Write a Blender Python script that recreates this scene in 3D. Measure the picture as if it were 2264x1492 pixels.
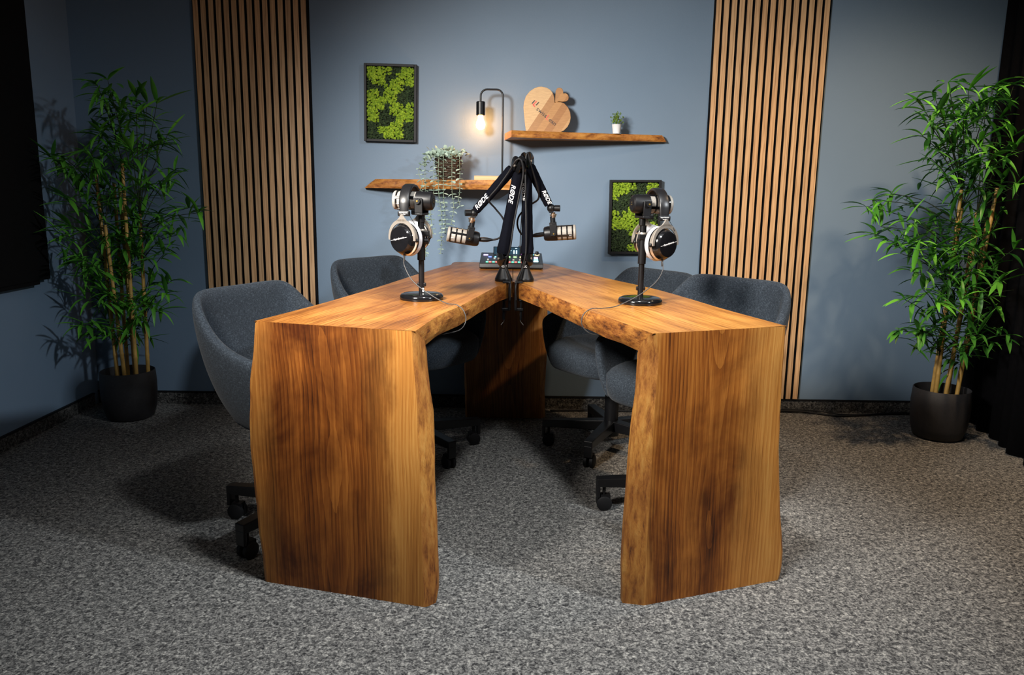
import bpy, bmesh, math, random
from mathutils import Vector, Matrix, noise
for o in list(bpy.data.objects): bpy.data.objects.remove(o)
S = bpy.context.scene
COL = S.collection
PI = math.pi
rnd = random.Random(7)

# ------------------------------------------------------------------ camera
PITCH, ROLL, CAM_H = 0.1852, 0.0138, 1.105
cd = bpy.data.cameras.new('camera'); cam = bpy.data.objects.new('camera', cd); COL.objects.link(cam)
_f = Vector((0, math.cos(PITCH), -math.sin(PITCH))); _r0 = Vector((1, 0, 0)); _u0 = Vector((0, math.sin(PITCH), math.cos(PITCH)))
_r = math.cos(ROLL)*_r0 + math.sin(ROLL)*_u0; _u = math.cos(ROLL)*_u0 - math.sin(ROLL)*_r0
M = Matrix.Identity(4)
for i in range(3): M[i][0], M[i][1], M[i][2] = _r[i], _u[i], -_f[i]
M.translation = (0, 0, CAM_H)
cam.matrix_world = M
cd.sensor_width = 36; cd.sensor_fit = 'HORIZONTAL'; cd.lens = 36*1720/2264; cd.clip_start = 0.02
S.camera = cam

# ------------------------------------------------------------------ world, lights, exposure
w = bpy.data.worlds.new('world'); S.world = w; w.use_nodes = True
w.node_tree.nodes['Background'].inputs[0].default_value = (0.25, 0.32, 0.45, 1)
w.node_tree.nodes['Background'].inputs[1].default_value = 0.01
S.view_settings.view_transform = 'Standard'; S.view_settings.look = 'None'
S.view_settings.exposure = 0.0; S.view_settings.gamma = 1.0; S.view_settings.use_curve_mapping = False

def spot(name, loc, aim, watts, col, deg, blend, rad):
    l = bpy.data.lights.new(name, 'SPOT'); l.energy = watts; l.color = col
    l.spot_size = math.radians(deg); l.spot_blend = blend; l.shadow_soft_size = rad
    o = bpy.data.objects.new(name, l); COL.objects.link(o); o.location = loc
    o.rotation_euler = (Vector(aim)-Vector(loc)).to_track_quat('-Z', 'Y').to_euler()
    return o
spot('studio_spot_right', (2.0, 0.95, 2.35), (-0.35, 2.60, 0.20), 230, (0.90, 0.96, 1.0), 72, 1.0, 0.08)
spot('studio_spot_left', (-1.15, 1.10, 1.95), (0.62, 3.90, 0.45), 640, (1.0, 0.94, 0.86), 70, 1.0, 0.24)
spot('ceiling_spot_table', (0.15, 1.50, 2.50), (0.12, 1.80, 0.0), 200, (0.97, 0.99, 0.98), 88, 1.0, 0.10)
spot('ceiling_spot_warm', (1.75, 2.55, 2.50), (1.80, 3.20, 0.2), 135, (1.0, 0.70, 0.42), 112, 1.0, 0.06)
_l = bpy.data.lights.new('overhead_fill', 'AREA'); _l.shape = 'RECTANGLE'; _l.size = 1.8; _l.size_y = 1.2; _l.energy = 9; _l.color = (0.95, 0.97, 1.0)  # added broad fill light that lifts the shadows, not a fixture of the room
_o = bpy.data.objects.new('overhead_fill', _l); COL.objects.link(_o); _o.location = (0.3, 1.6, 2.53)

# ------------------------------------------------------------------ helpers
class MB:
    def __init__(s): s.v = []; s.f = []; s.m = []
    def add(s, vs, fs, mi=0):
        b = len(s.v); s.v += [tuple(v) for v in vs]; s.f += [tuple(b+i for i in f) for f in fs]; s.m += [mi]*len(fs)
        return s
    def box(s, c, d, rot=None, mi=0):
        hx, hy, hz = d[0]/2, d[1]/2, d[2]/2
        vs = [Vector((x, y, z)) for x in (-hx, hx) for y in (-hy, hy) for z in (-hz, hz)]
        if rot is not None: vs = [rot @ v for v in vs]
        vs = [v+Vector(c) for v in vs]
        return s.add(vs, [(0,1,3,2),(4,6,7,5),(0,4,5,1),(2,3,7,6),(0,2,6,4),(1,5,7,3)], mi)
    def tube(s, pts, r, n=8, mi=0, caps=True):
        pts = [Vector(p) for p in pts]; N = len(pts)
        rs = r if isinstance(r, (list, tuple)) else [r]*N
        t0 = (pts[1]-pts[0]).normalized()
        a = t0.orthogonal().normalized(); vs = []
        for i, p in enumerate(pts):
            t = (pts[min(i+1, N-1)]-pts[max(i-1, 0)])
            t = t.normalized() if t.length > 1e-9 else t0
            a = (a - t*a.dot(t)); a = a.normalized() if a.length > 1e-6 else t.orthogonal().normalized()
            b = t.cross(a)
            for k in range(n):
                g = 2*PI*k/n; vs.append(p + (a*math.cos(g)+b*math.sin(g))*rs[i])
        fs = [(i*n+k, i*n+(k+1) % n, (i+1)*n+(k+1) % n, (i+1)*n+k) for i in range(N-1) for k in range(n)]
        if caps: fs += [tuple(range(n-1, -1, -1)), tuple((N-1)*n+k for k in range(n))]
        return s.add(vs, fs, mi)
    def cyl(s, p0, p1, r0, r1=None, n=20, mi=0): return s.tube([p0, p1], [r0, r0 if r1 is None else r1], n, mi)
    def lathe(s, prof, c=(0,0,0), n=32, rot=None, mi=0, closed=False):
        vs = []; P = len(prof)
        for (r, z) in prof:
            for k in range(n):
                g = 2*PI*k/n; v = Vector((max(r, 1e-5)*math.cos(g), max(r, 1e-5)*math.sin(g), z))
                if rot is not None: v = rot @ v
                vs.append(v+Vector(c))
        fs = [(i*n+k, i*n+(k+1) % n, ((i+1) % P)*n+(k+1) % n, ((i+1) % P)*n+k) for i in range(P if closed else P-1) for k in range(n)]
        return s.add(vs, fs, mi)
    def prism(s, outline, d0, d1, fn, mi=0, side=None):
        n = len(outline); vs = [fn(x, y, d0) for x, y in outline]+[fn(x, y, d1) for x, y in outline]
        s.add(vs, [tuple(range(n-1, -1, -1)), tuple(range(n, 2*n))], mi)
        b = len(s.v)-2*n; fs = [(b+i, b+(i+1) % n, b+n+(i+1) % n, b+n+i) for i in range(n)]
        s.f += fs; s.m += [mi if side is None else side]*n
        return s
    def ball(s, c, r, nu=10, nv=6, mi=0, sc=(1,1,1)):
        prof = [(r*math.sin(PI*i/nv), -r*math.cos(PI*i/nv)) for i in range(nv+1)]
        b = len(s.v); s.lathe(prof, (0,0,0), nu, None, mi)
        for i in range(b, len(s.v)): v = s.v[i]; s.v[i] = (v[0]*sc[0]+c[0], v[1]*sc[1]+c[1], v[2]*sc[2]+c[2])
        return s
    def mesh(s, name, mats):
        me = bpy.data.meshes.new(name); me.from_pydata(s.v, [], s.f)
        for m in (mats if isinstance(mats, (list, tuple)) else [mats]): me.materials.append(m)
        me.polygons.foreach_set('material_index', s.m)
        bm = bmesh.new(); bm.from_mesh(me)
        bmesh.ops.remove_doubles(bm, verts=bm.verts, dist=1e-6)
        bmesh.ops.recalc_face_normals(bm, faces=bm.faces); bm.to_mesh(me); bm.free()
        return me
    def build(s, name, mats, parent=None, smooth=False, angle=40, loc=None, rot=None, bevel=0):
        me = s.mesh(name, mats); return obj(name, me, parent, smooth, angle, loc, rot, bevel)
def obj(name, me, parent=None, smooth=False, angle=40, loc=None, rot=None, bevel=0):
    if smooth:
        me.polygons.foreach_set('use_smooth', [True]*len(me.polygons))
        if angle < 180:
            me.set_sharp_from_angle(angle=math.radians(angle))
    o = bpy.data.objects.new(name, me); COL.objects.link(o)
    if parent is not None: o.parent = parent
    if loc is not None: o.location = loc
    if rot is not None: o.rotation_euler = rot
    if bevel:
        b = o.modifiers.new('bevel', 'BEVEL'); b.width = bevel; b.segments = 2; b.limit_method = 'ANGLE'; b.angle_limit = math.radians(50)
    return o
def tag(o, label=None, cat=None, group=None, kind=None):
    if label: o['label'] = label
    if cat: o['category'] = cat
    if group: o['group'] = group
    if kind: o['kind'] = kind
    return o
def thing(name, label, cat, loc=(0,0,0), rz=0, group=None):
    o = bpy.data.objects.new(name, None); COL.objects.link(o); o.location = loc; o.rotation_euler = (0, 0, rz)
    o.empty_display_size = 0.05
    return tag(o, label, cat, group)
def smooth_path(pts, k=6):
    P = [Vector(p) for p in pts]; out = []
    for i in range(len(P)-1):
        p0, p1, p2, p3 = P[max(i-1, 0)], P[i], P[i+1], P[min(i+2, len(P)-1)]
        for j in range(k):
            t = j/k; t2 = t*t; t3 = t2*t
            out.append(0.5*((2*p1)+(-p0+p2)*t+(2*p0-5*p1+4*p2-p3)*t2+(-p0+3*p1-3*p2+p3)*t3))
    return out+[P[-1]]
def resample(pts, n):
    P = [Vector(p) for p in pts]; L = [0]
    for i in range(1, len(P)): L.append(L[-1]+(P[i]-P[i-1]).length)
    out = []; j = 0
    for k in range(n):
        d = L[-1]*k/(n-1)
        while j < len(P)-2 and L[j+1] < d: j += 1
        t = (d-L[j])/max(L[j+1]-L[j], 1e-9); out.append(P[j].lerp(P[j+1], min(max(t, 0), 1)))
    return out
def text_mesh(body, size, mat, name='lettering', extrude=0.0004, shear=0.0, bold=0.0, align='CENTER'):
    c = bpy.data.curves.new(name, 'FONT'); c.body = body; c.size = size; c.extrude = extrude; c.shear = shear; c.offset = bold
    c.align_x = align; c.align_y = 'CENTER'; c.resolution_u = 3
    t = bpy.data.objects.new(name, c); COL.objects.link(t)
    dg = bpy.context.evaluated_depsgraph_get(); dg.update()
    me = bpy.data.meshes.new_from_object(t.evaluated_get(dg)); bpy.data.objects.remove(t); bpy.data.curves.remove(c)
    me.materials.clear(); me.materials.append(mat)
    return me
def frame_matrix(x, y, z, loc):
    m = Matrix.Identity(4)
    for i in range(3): m[i][0], m[i][1], m[i][2], m[i][3] = x[i], y[i], z[i], loc[i]
    return m
def place(o, x, y, loc):
    x = Vector(x).normalized(); y = Vector(y); y = (y-x*y.dot(x)).normalized(); z = x.cross(y)
    m = frame_matrix(x, y, z, loc); o.location = m.to_translation(); o.rotation_euler = m.to_euler(); return o

# ------------------------------------------------------------------ materials
def new_mat(name):
    m = bpy.data.materials.new(name); m.use_nodes = True; nt = m.node_tree
    return m, nt, nt.nodes['Principled BSDF']
def L(nt, a, b): nt.links.new(a, b)
def N(nt, t, **kw):
    n = nt.nodes.new(t)
    for k, v in kw.items(): setattr(n, k, v)
    return n
def ramp(nt, fac, stops, interp='LINEAR'):
    r = N(nt, 'ShaderNodeValToRGB'); r.color_ramp.interpolation = interp; e = r.color_ramp.elements
    while len(e) < len(stops): e.new(0.5)
    for i, (p, c) in enumerate(stops):
        e[i].position = p; e[i].color = (*c, 1) if len(c) == 3 else c
    L(nt, fac, r.inputs[0]); return r.outputs[0]
def coords(nt, scale=(1,1,1), loc=(0,0,0), rot=(0,0,0), kind='Object', rand=0):
    tc = N(nt, 'ShaderNodeTexCoord'); mp = N(nt, 'ShaderNodeMapping')
    mp.inputs['Scale'].default_value = scale; mp.inputs['Location'].default_value = loc; mp.inputs['Rotation'].default_value = rot
    src = tc.outputs[kind]
    if rand:
        oi = N(nt, 'ShaderNodeObjectInfo'); ad = N(nt, 'ShaderNodeVectorMath', operation='MULTIPLY_ADD')
        cx = N(nt, 'ShaderNodeCombineXYZ')
        for i in range(3): L(nt, oi.outputs['Random'], cx.inputs[i])
        L(nt, cx.outputs[0], ad.inputs[0]); ad.inputs[1].default_value = (rand, rand*1.7, rand*2.3); L(nt, src, ad.inputs[2]); src = ad.outputs[0]
    L(nt, src, mp.inputs[0]); return mp.outputs[0]
def noise_n(nt, vec, scale, detail=3, rough=0.5, dist=0.0):
    n = N(nt, 'ShaderNodeTexNoise'); n.inputs['Scale'].default_value = scale; n.inputs['Detail'].default_value = detail
    n.inputs['Roughness'].default_value = rough; n.inputs['Distortion'].default_value = dist; L(nt, vec, n.inputs['Vector']); return n.outputs['Fac']
def mix(nt, fac, a, b, mode='MIX'):
    m = N(nt, 'ShaderNodeMix', data_type='RGBA', blend_type=mode)
    for inp, v in ((m.inputs[0], fac), (m.inputs[6], a), (m.inputs[7], b)):
        if hasattr(v, 'is_linked') or hasattr(v, 'node'): L(nt, v, inp)
        elif isinstance(v, (int, float)): inp.default_value = v
        else: inp.default_value = (*v, 1)
    return m.outputs[2]
def bump(nt, h, strength, dist, bs):
    b = N(nt, 'ShaderNodeBump'); b.inputs['Strength'].default_value = strength; b.inputs['Distance'].default_value = dist
    L(nt, h, b.inputs['Height']); L(nt, b.outputs[0], bs.inputs['Normal'])
def plain(name, col, rough=0.5, metal=0.0, spec=0.5, nscale=0, namt=0.15, emit=None, estr=0):
    m, nt, bs = new_mat(name)
    bs.inputs['Roughness'].default_value = rough; bs.inputs['Metallic'].default_value = metal
    bs.inputs['Specular IOR Level'].default_value = spec
    n = noise_n(nt, coords(nt), nscale or 35, 3)
    a = tuple(c*(1-namt) for c in col); b = tuple(min(1, c*(1+namt)) for c in col)
    L(nt, ramp(nt, n, [(0.3, a), (0.7, b)]), bs.inputs['Base Color'])
    if emit: bs.inputs['Emission Color'].default_value = (*emit, 1); bs.inputs['Emission Strength'].default_value = estr
    return m

def wood_mat(name, grain='X', across='Y', dark=(0.10,0.032,0.008), mid=(0.30,0.115,0.028), light=(0.52,0.26,0.085), sap=None, rough=0.42, pith=0.22, stain=0.5, seed=0.0, ring=1.0, depth=0.06):
    """oak: growth rings round a tilted pith (cathedral figure), pores along the grain, dark blotches, knots; sap = ramp stops across the board"""
    m, nt, bs = new_mat(name)
    G = 'XYZ'.index(grain); A = 'XYZ'.index(across); D = 3-G-A
    def vec(g, a_, d):
        v_ = [0, 0, 0]; v_[G] = g; v_[A] = a_; v_[D] = d; return tuple(v_)
    fine = noise_n(nt, coords(nt, vec(3.0, 190.0, 190.0), (seed, 0, 0)), 1.0, 3, 0.65)
    pores = noise_n(nt, coords(nt, vec(9.0, 420.0, 420.0), (seed, 2, 0)), 1.0, 2, 0.5)
    med = noise_n(nt, coords(nt, vec(1.3, 14.0, 14.0), (seed, seed*1.3, seed*0.7)), 1.6, 5, 0.6, 0.3)
    wv = N(nt, 'ShaderNodeTexWave'); wv.wave_type = 'RINGS'; wv.rings_direction = grain; wv.wave_profile = 'SAW'
    wv.inputs['Scale'].default_value = 30*ring; wv.inputs['Distortion'].default_value = 1.6; wv.inputs['Detail'].default_value = 3; wv.inputs['Detail Scale'].default_value = 0.8; wv.inputs['Detail Roughness'].default_value = 0.55
    tc = N(nt, 'ShaderNodeTexCoord'); mp = N(nt, 'ShaderNodeMapping')
    wob = N(nt, 'ShaderNodeTexNoise'); wob.inputs['Scale'].default_value = 2.6; wob.inputs['Detail'].default_value = 2
    L(nt, coords(nt, vec(0.45, 1, 1), (seed, 0, seed)), wob.inputs['Vector'])
    wm = N(nt, 'ShaderNodeVectorMath', operation='MULTIPLY_ADD'); L(nt, wob.outputs['Color'], wm.inputs[0]); wm.inputs[1].default_value = vec(0.0, 0.11, 0.11); L(nt, tc.outputs['Object'], wm.inputs[2])
    L(nt, wm.outputs[0], mp.inputs[0]); mp.inputs['Location'].default_value = vec(seed*0.1, -pith-0.055, depth-0.055)
    mp.inputs['Rotation'].default_value = vec(0, 0.06, 0.02); mp.inputs['Scale'].default_value = vec(0.55, 1, 1); L(nt, mp.outputs[0], wv.inputs['Vector'])
    def madd(x, k, y):
        n_ = N(nt, 'ShaderNodeMath', operation='MULTIPLY_ADD'); L(nt, x, n_.inputs[0]); n_.inputs[1].default_value = k
        if isinstance(y, float): n_.inputs[2].default_value = y
        else: L(nt, y, n_.inputs[2])
        return n_.outputs[0]
    fac = madd(fine, 0.40, madd(med, 0.48, madd(wv.outputs['Fac'], 0.12, 0.0)))
    col = ramp(nt, fac, [(0.34, dark), (0.46, mid), (0.56, tuple((x+y)/2 for x, y in zip(mid, light))), (0.68, light)])
    if stain:
        big_ = noise_n(nt, coords(nt, vec(1.5, 1.9, 1.9), (seed+3, seed, 1)), 2.2, 5, 0.6, 0.5)
        col = mix(nt, ramp(nt, big_, [(0.38, (stain,)*3), (0.62, (0, 0, 0))]), col, (0.22, 0.14, 0.09), 'MULTIPLY')
    if sap:
        sp = N(nt, 'ShaderNodeSeparateXYZ'); L(nt, tc.outputs['Object'], sp.inputs[0])
        edge = madd(noise_n(nt, coords(nt, vec(3.0, 9, 9), (seed, 4, 0)), 1.2, 5, 0.65), 0.13, madd(sp.outputs[across], 1.0, -0.065+0.25))
        k = ramp(nt, edge, [(p+0.25, (g, g, g)) for p, g in sap])
        pale = ramp(nt, fac, [(0.34, (0.36, 0.130, 0.022)), (0.50, (0.54, 0.225, 0.045)), (0.66, (0.68, 0.340, 0.085))])
        col = mix(nt, k, col, pale)
    col = mix(nt, ramp(nt, pores, [(0.27, (0.55,)*3), (0.40, (0, 0, 0))]), col, (0.40, 0.30, 0.22), 'MULTIPLY')
    vo = N(nt, 'ShaderNodeTexVoronoi'); vo.inputs['Scale'].default_value = 1.0; L(nt, coords(nt, vec(2.2, 4.4, 0.5), (seed*1.7, seed*0.6, 0)), vo.inputs['Vector'])
    col = mix(nt, ramp(nt, vo.outputs['Distance'], [(0.02, (0.85,)*3), (0.10, (0, 0, 0))]), col, (0.12, 0.08, 0.06), 'MULTIPLY')
    L(nt, col, bs.inputs['Base Color'])
    bs.inputs['Roughness'].default_value = rough; bs.inputs['Specular IOR Level'].default_value = 0.35
    bump(nt, fac, 0.10, 0.002, bs)
    return m
def live_mat(name, grain='X', seed=0.0, k=1.0, sh=0.0):
    m, nt, bs = new_mat(name)
    sc = {'X': (2.0, 6, 6), 'Y': (6, 2.0, 6), 'Z': (7, 7, 1.5)}[grain]
    a = noise_n(nt, coords(nt, sc, (seed, seed, 0)), 9.0, 6, 0.70, 0.15)
    b = noise_n(nt, coords(nt, (1, 1, 1), (0, seed, 0)), 5.0, 3, 0.5)
    col = ramp(nt, a, [(0.28+sh, (0.075*k, 0.022*k, 0.005*k)), (0.40+sh, (0.30*k, 0.105*k, 0.018*k)), (0.52+sh, (0.48*k, 0.20*k, 0.036*k)), (0.72+sh, (0.60*k, 0.31*k, 0.075*k))])
    col = mix(nt, ramp(nt, b, [(0.38, (0.55, 0.55, 0.55)), (0.6, (0, 0, 0))]), col, (0.45, 0.30, 0.20), 'MULTIPLY')
    L(nt, col, bs.inputs['Base Color']); bs.inputs['Roughness'].default_value = 0.55
    bump(nt, a, 0.6, 0.006, bs)
    return m
def paint_mat():
    m, nt, bs = new_mat('blue_wall_paint')
    n = noise_n(nt, coords(nt), 3, 4); f = noise_n(nt, coords(nt), 130, 3)
    L(nt, ramp(nt, n, [(0.3, (0.146, 0.216, 0.306)), (0.7, (0.157, 0.230, 0.323))]), bs.inputs['Base Color'])
    bs.inputs['Roughness'].default_value = 0.62; bump(nt, f, 0.22, 0.0015, bs); return m
def carpet_mat(name='grey_carpet', k=1.0):
    m, nt, bs = new_mat(name)
    a = noise_n(nt, coords(nt), 72, 4, 0.65, 0.8); b = noise_n(nt, coords(nt, (1,1,1), (5, 3, 1)), 170, 3, 0.6, 0.5)
    s = N(nt, 'ShaderNodeMath', operation='MULTIPLY_ADD'); L(nt, b, s.inputs[0]); s.inputs[1].default_value = 0.45
    s2 = N(nt, 'ShaderNodeMath', operation='MULTIPLY'); L(nt, a, s2.inputs[0]); s2.inputs[1].default_value = 0.55; L(nt, s2.outputs[0], s.inputs[2])
    col = ramp(nt, s.outputs[0], [(0.36, (0.014*k, 0.014*k, 0.016*k)), (0.46, (0.078*k, 0.077*k, 0.076*k)), (0.55, (0.215*k, 0.21*k, 0.20*k)), (0.66, (0.48*k, 0.465*k, 0.425*k))])
    L(nt, col, bs.inputs['Base Color']); bs.inputs['Roughness'].default_value = 0.95; bs.inputs['Specular IOR Level'].default_value = 0.1
    bump(nt, s.outputs[0], 0.8, 0.006, bs); return m
def fabric_mat():
    m, nt, bs = new_mat('blue_grey_chair_fabric')
    a = noise_n(nt, coords(nt, (1, 1, 0.35)), 420, 2, 0.6); b = noise_n(nt, coords(nt, (0.35, 0.35, 1)), 420, 2, 0.6); c = noise_n(nt, coords(nt), 9, 4, 0.6)
    s = N(nt, 'ShaderNodeMath', operation='ADD'); L(nt, a, s.inputs[0]); L(nt, b, s.inputs[1])
    h = N(nt, 'ShaderNodeMath', operation='MULTIPLY'); L(nt, s.outputs[0], h.inputs[0]); h.inputs[1].default_value = 0.5
    col = ramp(nt, h.outputs[0], [(0.32, (0.009, 0.013, 0.019)), (0.52, (0.025, 0.034, 0.046)), (0.74, (0.080, 0.102, 0.128))])
    col = mix(nt, ramp(nt, c, [(0.35, (0.35,)*3), (0.65, (0,)*3)]), col, (0.6, 0.6, 0.62), 'MULTIPLY')
    L(nt, col, bs.inputs['Base Color']); bs.inputs['Roughness'].default_value = 0.85; bs.inputs['Specular IOR Level'].default_value = 0.2
    bs.inputs['Sheen Weight'].default_value = 0.06; bump(nt, h.outputs[0], 0.35, 0.002, bs); return m
def slat_mat():
    m, nt, bs = new_mat('oak_veneer_slat')
    fine = noise_n(nt, coords(nt, (60, 60, 2.2), rand=9), 3, 4, 0.6, 0.3)
    wv = N(nt, 'ShaderNodeTexWave'); wv.bands_direction = 'X'; wv.inputs['Scale'].default_value = 22; wv.inputs['Distortion'].default_value = 9; wv.inputs['Detail'].default_value = 2
    L(nt, coords(nt, (1, 1, 0.16), rand=6), wv.inputs['Vector'])
    a = N(nt, 'ShaderNodeMath', operation='MULTIPLY_ADD'); L(nt, wv.outputs['Fac'], a.inputs[0]); a.inputs[1].default_value = 0.2; L(nt, fine, a.inputs[2])
    col = ramp(nt, a.outputs[0], [(0.35, (0.37, 0.215, 0.105)), (0.55, (0.56, 0.355, 0.19)), (0.8, (0.68, 0.455, 0.26))])
    oi = N(nt, 'ShaderNodeObjectInfo')
    col = mix(nt, 0.55, col, ramp(nt, oi.outputs['Random'], [(0, (0.72, 0.66, 0.62)), (0.5, (1, 0.95, 0.88)), (1, (1, 0.84, 0.70))]), 'MULTIPLY')
    L(nt, col, bs.inputs['Base Color']); bs.inputs['Roughness'].default_value = 0.5; return m
def leaf_mat(name, a, b, rough=0.45, trans=0.12):
    m, nt, bs = new_mat(name)
    oi = N(nt, 'ShaderNodeObjectInfo'); n = noise_n(nt, coords(nt), 14, 2)
    ad = N(nt, 'ShaderNodeMath', operation='MULTIPLY_ADD'); L(nt, oi.outputs['Random'], ad.inputs[0]); ad.inputs[1].default_value = 0.7
    h = N(nt, 'ShaderNodeMath', operation='MULTIPLY'); L(nt, n, h.inputs[0]); h.inputs[1].default_value = 0.4; L(nt, h.outputs[0], ad.inputs[2])
    L(nt, ramp(nt, ad.outputs[0], [(0.1, a), (0.9, b)]), bs.inputs['Base Color']); bs.inputs['Roughness'].default_value = rough
    bs.inputs['Specular IOR Level'].default_value = 0.4
    return m
def moss_mat(name, a, b, c):
    m, nt, bs = new_mat(name)
    n = noise_n(nt, coords(nt, rand=3), 75, 4, 0.65)
    L(nt, ramp(nt, n, [(0.32, a), (0.5, b), (0.7, c)]), bs.inputs['Base Color']); bs.inputs['Roughness'].default_value = 0.9
    bump(nt, n, 0.8, 0.004, bs); return m
def glow(name, col, s): return plain(name, tuple(c*0.5 for c in col), 0.4, emit=col, estr=s)

MT = dict(
 paint=paint_mat(), carpet=carpet_mat(), carpet2=carpet_mat('dark_carpet_skirting', 0.5), fabric=fabric_mat(), slat=slat_mat(),
 felt=plain('black_felt', (0.006, 0.006, 0.007), 0.95, spec=0.1), ceil=plain('ceiling_paint', (0.35, 0.36, 0.37), 0.9),
 curtain=plain('black_curtain_cloth', (0.004, 0.004, 0.005), 1.0, spec=0.05, nscale=60), panel=plain('matte_black_panel', (0.003, 0.003, 0.0035), 0.8, spec=0.15),
 black=plain('black_plastic', (0.005, 0.005, 0.006), 0.40, spec=0.35), blackm=plain('black_metal', (0.005, 0.005, 0.006), 0.36, 0.0, spec=0.4),
 gloss=plain('glossy_black', (0.006, 0.006, 0.007), 0.12), rubber=plain('black_rubber', (0.006, 0.006, 0.007), 0.6, spec=0.3),
 sleeve=plain('navy_black_neoprene', (0.0025, 0.003, 0.006), 0.9, spec=0.08, nscale=200), white=plain('white_print', (0.85, 0.85, 0.85), 0.6, namt=0.03),
 leather=plain('black_leatherette', (0.008, 0.008, 0.009), 0.36, nscale=300), silver=plain('brushed_silver', (0.80, 0.72, 0.63), 0.34, 0.8, namt=0.05),
 velour=plain('white_velour', (0.52, 0.52, 0.55), 0.95, nscale=200), grille=plain('beige_grey_grille', (0.36, 0.335, 0.30), 0.6, 0.2, nscale=500, namt=0.25),
 gold=plain('gold_contact', (0.85, 0.55, 0.15), 0.25, 0.9), chrome=plain('nickel_thread', (0.75, 0.62, 0.50), 0.25, 0.95),
 pot=plain('anthracite_pot', (0.022, 0.021, 0.023), 0.62, nscale=90), soil=plain('dark_soil', (0.012, 0.009, 0.007), 0.95),
 wpot=plain('white_ceramic', (0.80, 0.81, 0.84), 0.35, namt=0.03), basket=plain('dark_brown_wicker', (0.055, 0.030, 0.017), 0.7, nscale=120, namt=0.5),
 cable=plain('black_cable', (0.007, 0.007, 0.008), 0.5, spec=0.35), gcable=plain('grey_cable', (0.045, 0.043, 0.042), 0.45), string=plain('pale_cord', (0.35, 0.34, 0.33), 0.8),
 bamboo=plain('yellow_bamboo_cane', (0.50, 0.30, 0.075), 0.45, nscale=18, namt=0.3), twig=plain('dark_green_twig', (0.020, 0.030, 0.010), 0.7),
 leaf=leaf_mat('bamboo_leaf_green', (0.018, 0.10, 0.016), (0.15, 0.50, 0.045)), euc=leaf_mat('eucalyptus_leaf', (0.19, 0.30, 0.25), (0.46, 0.56, 0.47), 0.6),
 eucstem=plain('pale_green_stem', (0.22, 0.28, 0.20), 0.7), herb=leaf_mat('fresh_green_leaf', (0.10, 0.19, 0.015), (0.30, 0.40, 0.06), 0.6),
 mossL=moss_mat('lime_green_moss', (0.055, 0.11, 0.004), (0.19, 0.31, 0.010), (0.36, 0.50, 0.035)), mossD=moss_mat('dark_green_moss', (0.004, 0.010, 0.003), (0.014, 0.032, 0.008), (0.045, 0.080, 0.022)),
 dframe=plain('black_stained_frame', (0.006, 0.007, 0.009), 0.55, spec=0.3), bulb=glow('warm_bulb_glow', (1.0, 0.44, 0.13), 95),
 red=plain('red_print', (0.75, 0.10, 0.08), 0.6), dark=plain('charcoal_print', (0.03, 0.025, 0.03), 0.6),
 mixer=plain('charcoal_mixer_plastic', (0.018, 0.020, 0.023), 0.42), mixtop=plain('slate_mixer_face', (0.035, 0.040, 0.045), 0.5),
 scr=glow('dark_blue_display', (0.01, 0.035, 0.06), 0.8), scrw=glow('display_white', (0.5, 0.75, 0.9), 1.2), cap=plain('grey_fader_cap', (0.30, 0.30, 0.30), 0.5),
)
for nm, c in dict(blue=(0.10, 0.16, 1.0), sky=(0.15, 0.65, 1.0), aqua=(0.12, 0.9, 0.65), lime=(0.35, 0.95, 0.25), amber=(1.0, 0.75, 0.30), magenta=(0.85, 0.10, 0.95), green=(0.10, 0.80, 0.35), rosered=(0.95, 0.14, 0.12), violet=(0.45, 0.35, 1.0), cyan=(0.20, 0.80, 1.0), ice=(0.6, 0.9, 1.0)).items():
    MT['g_'+nm] = glow('glow_'+nm, c, 2.6)
# ------------------------------------------------------------------ the setting
YW, XL, ZC = 3.915, -2.14, 2.55
def struct(name, mb, mat, parent=None, **k):
    o = mb.build(name, mat, parent, **k)
    if parent is None: tag(o, kind='structure')
    return o
struct('floor', MB().box((0.25, 1.1, -0.05), (5.2, 5.9, 0.1)), MT['carpet'])
struct('ceiling', MB().box((0.25, 1.1, ZC+0.05), (5.2, 5.9, 0.1)), MT['ceil'])
struct('wall_back', MB().box((0.25, YW+0.06, ZC/2), (5.2, 0.12, ZC)), MT['paint'])
struct('wall_left', MB().box((XL-0.06, 1.1, ZC/2), (0.12, 5.66, ZC)), MT['paint'])
struct('wall_right', MB().box((2.62+0.06, 1.1, ZC/2), (0.12, 5.66, ZC)), MT['paint'])
struct('wall_front', MB().box((0.25, -1.8, ZC/2), (5.2, 0.12, ZC)), MT['paint'])
b = struct('baseboard_back', MB().box((0.25, YW-0.005, 0.031), (4.9, 0.012, 0.060)), MT['carpet2'])
MB().box((0, 0, 0), (4.9, 0.016, 0.006)).build('cap_strip', MT['rubber'], b, loc=(0.25, YW-0.006, 0.064))
b = struct('baseboard_left', MB().box((XL+0.005, 1.1, 0.031), (0.012, 5.5, 0.060)), MT['carpet2'])
MB().box((0, 0, 0), (0.016, 5.5, 0.006)).build('cap_strip', MT['rubber'], b, loc=(XL+0.006, 1.1, 0.064))
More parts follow.
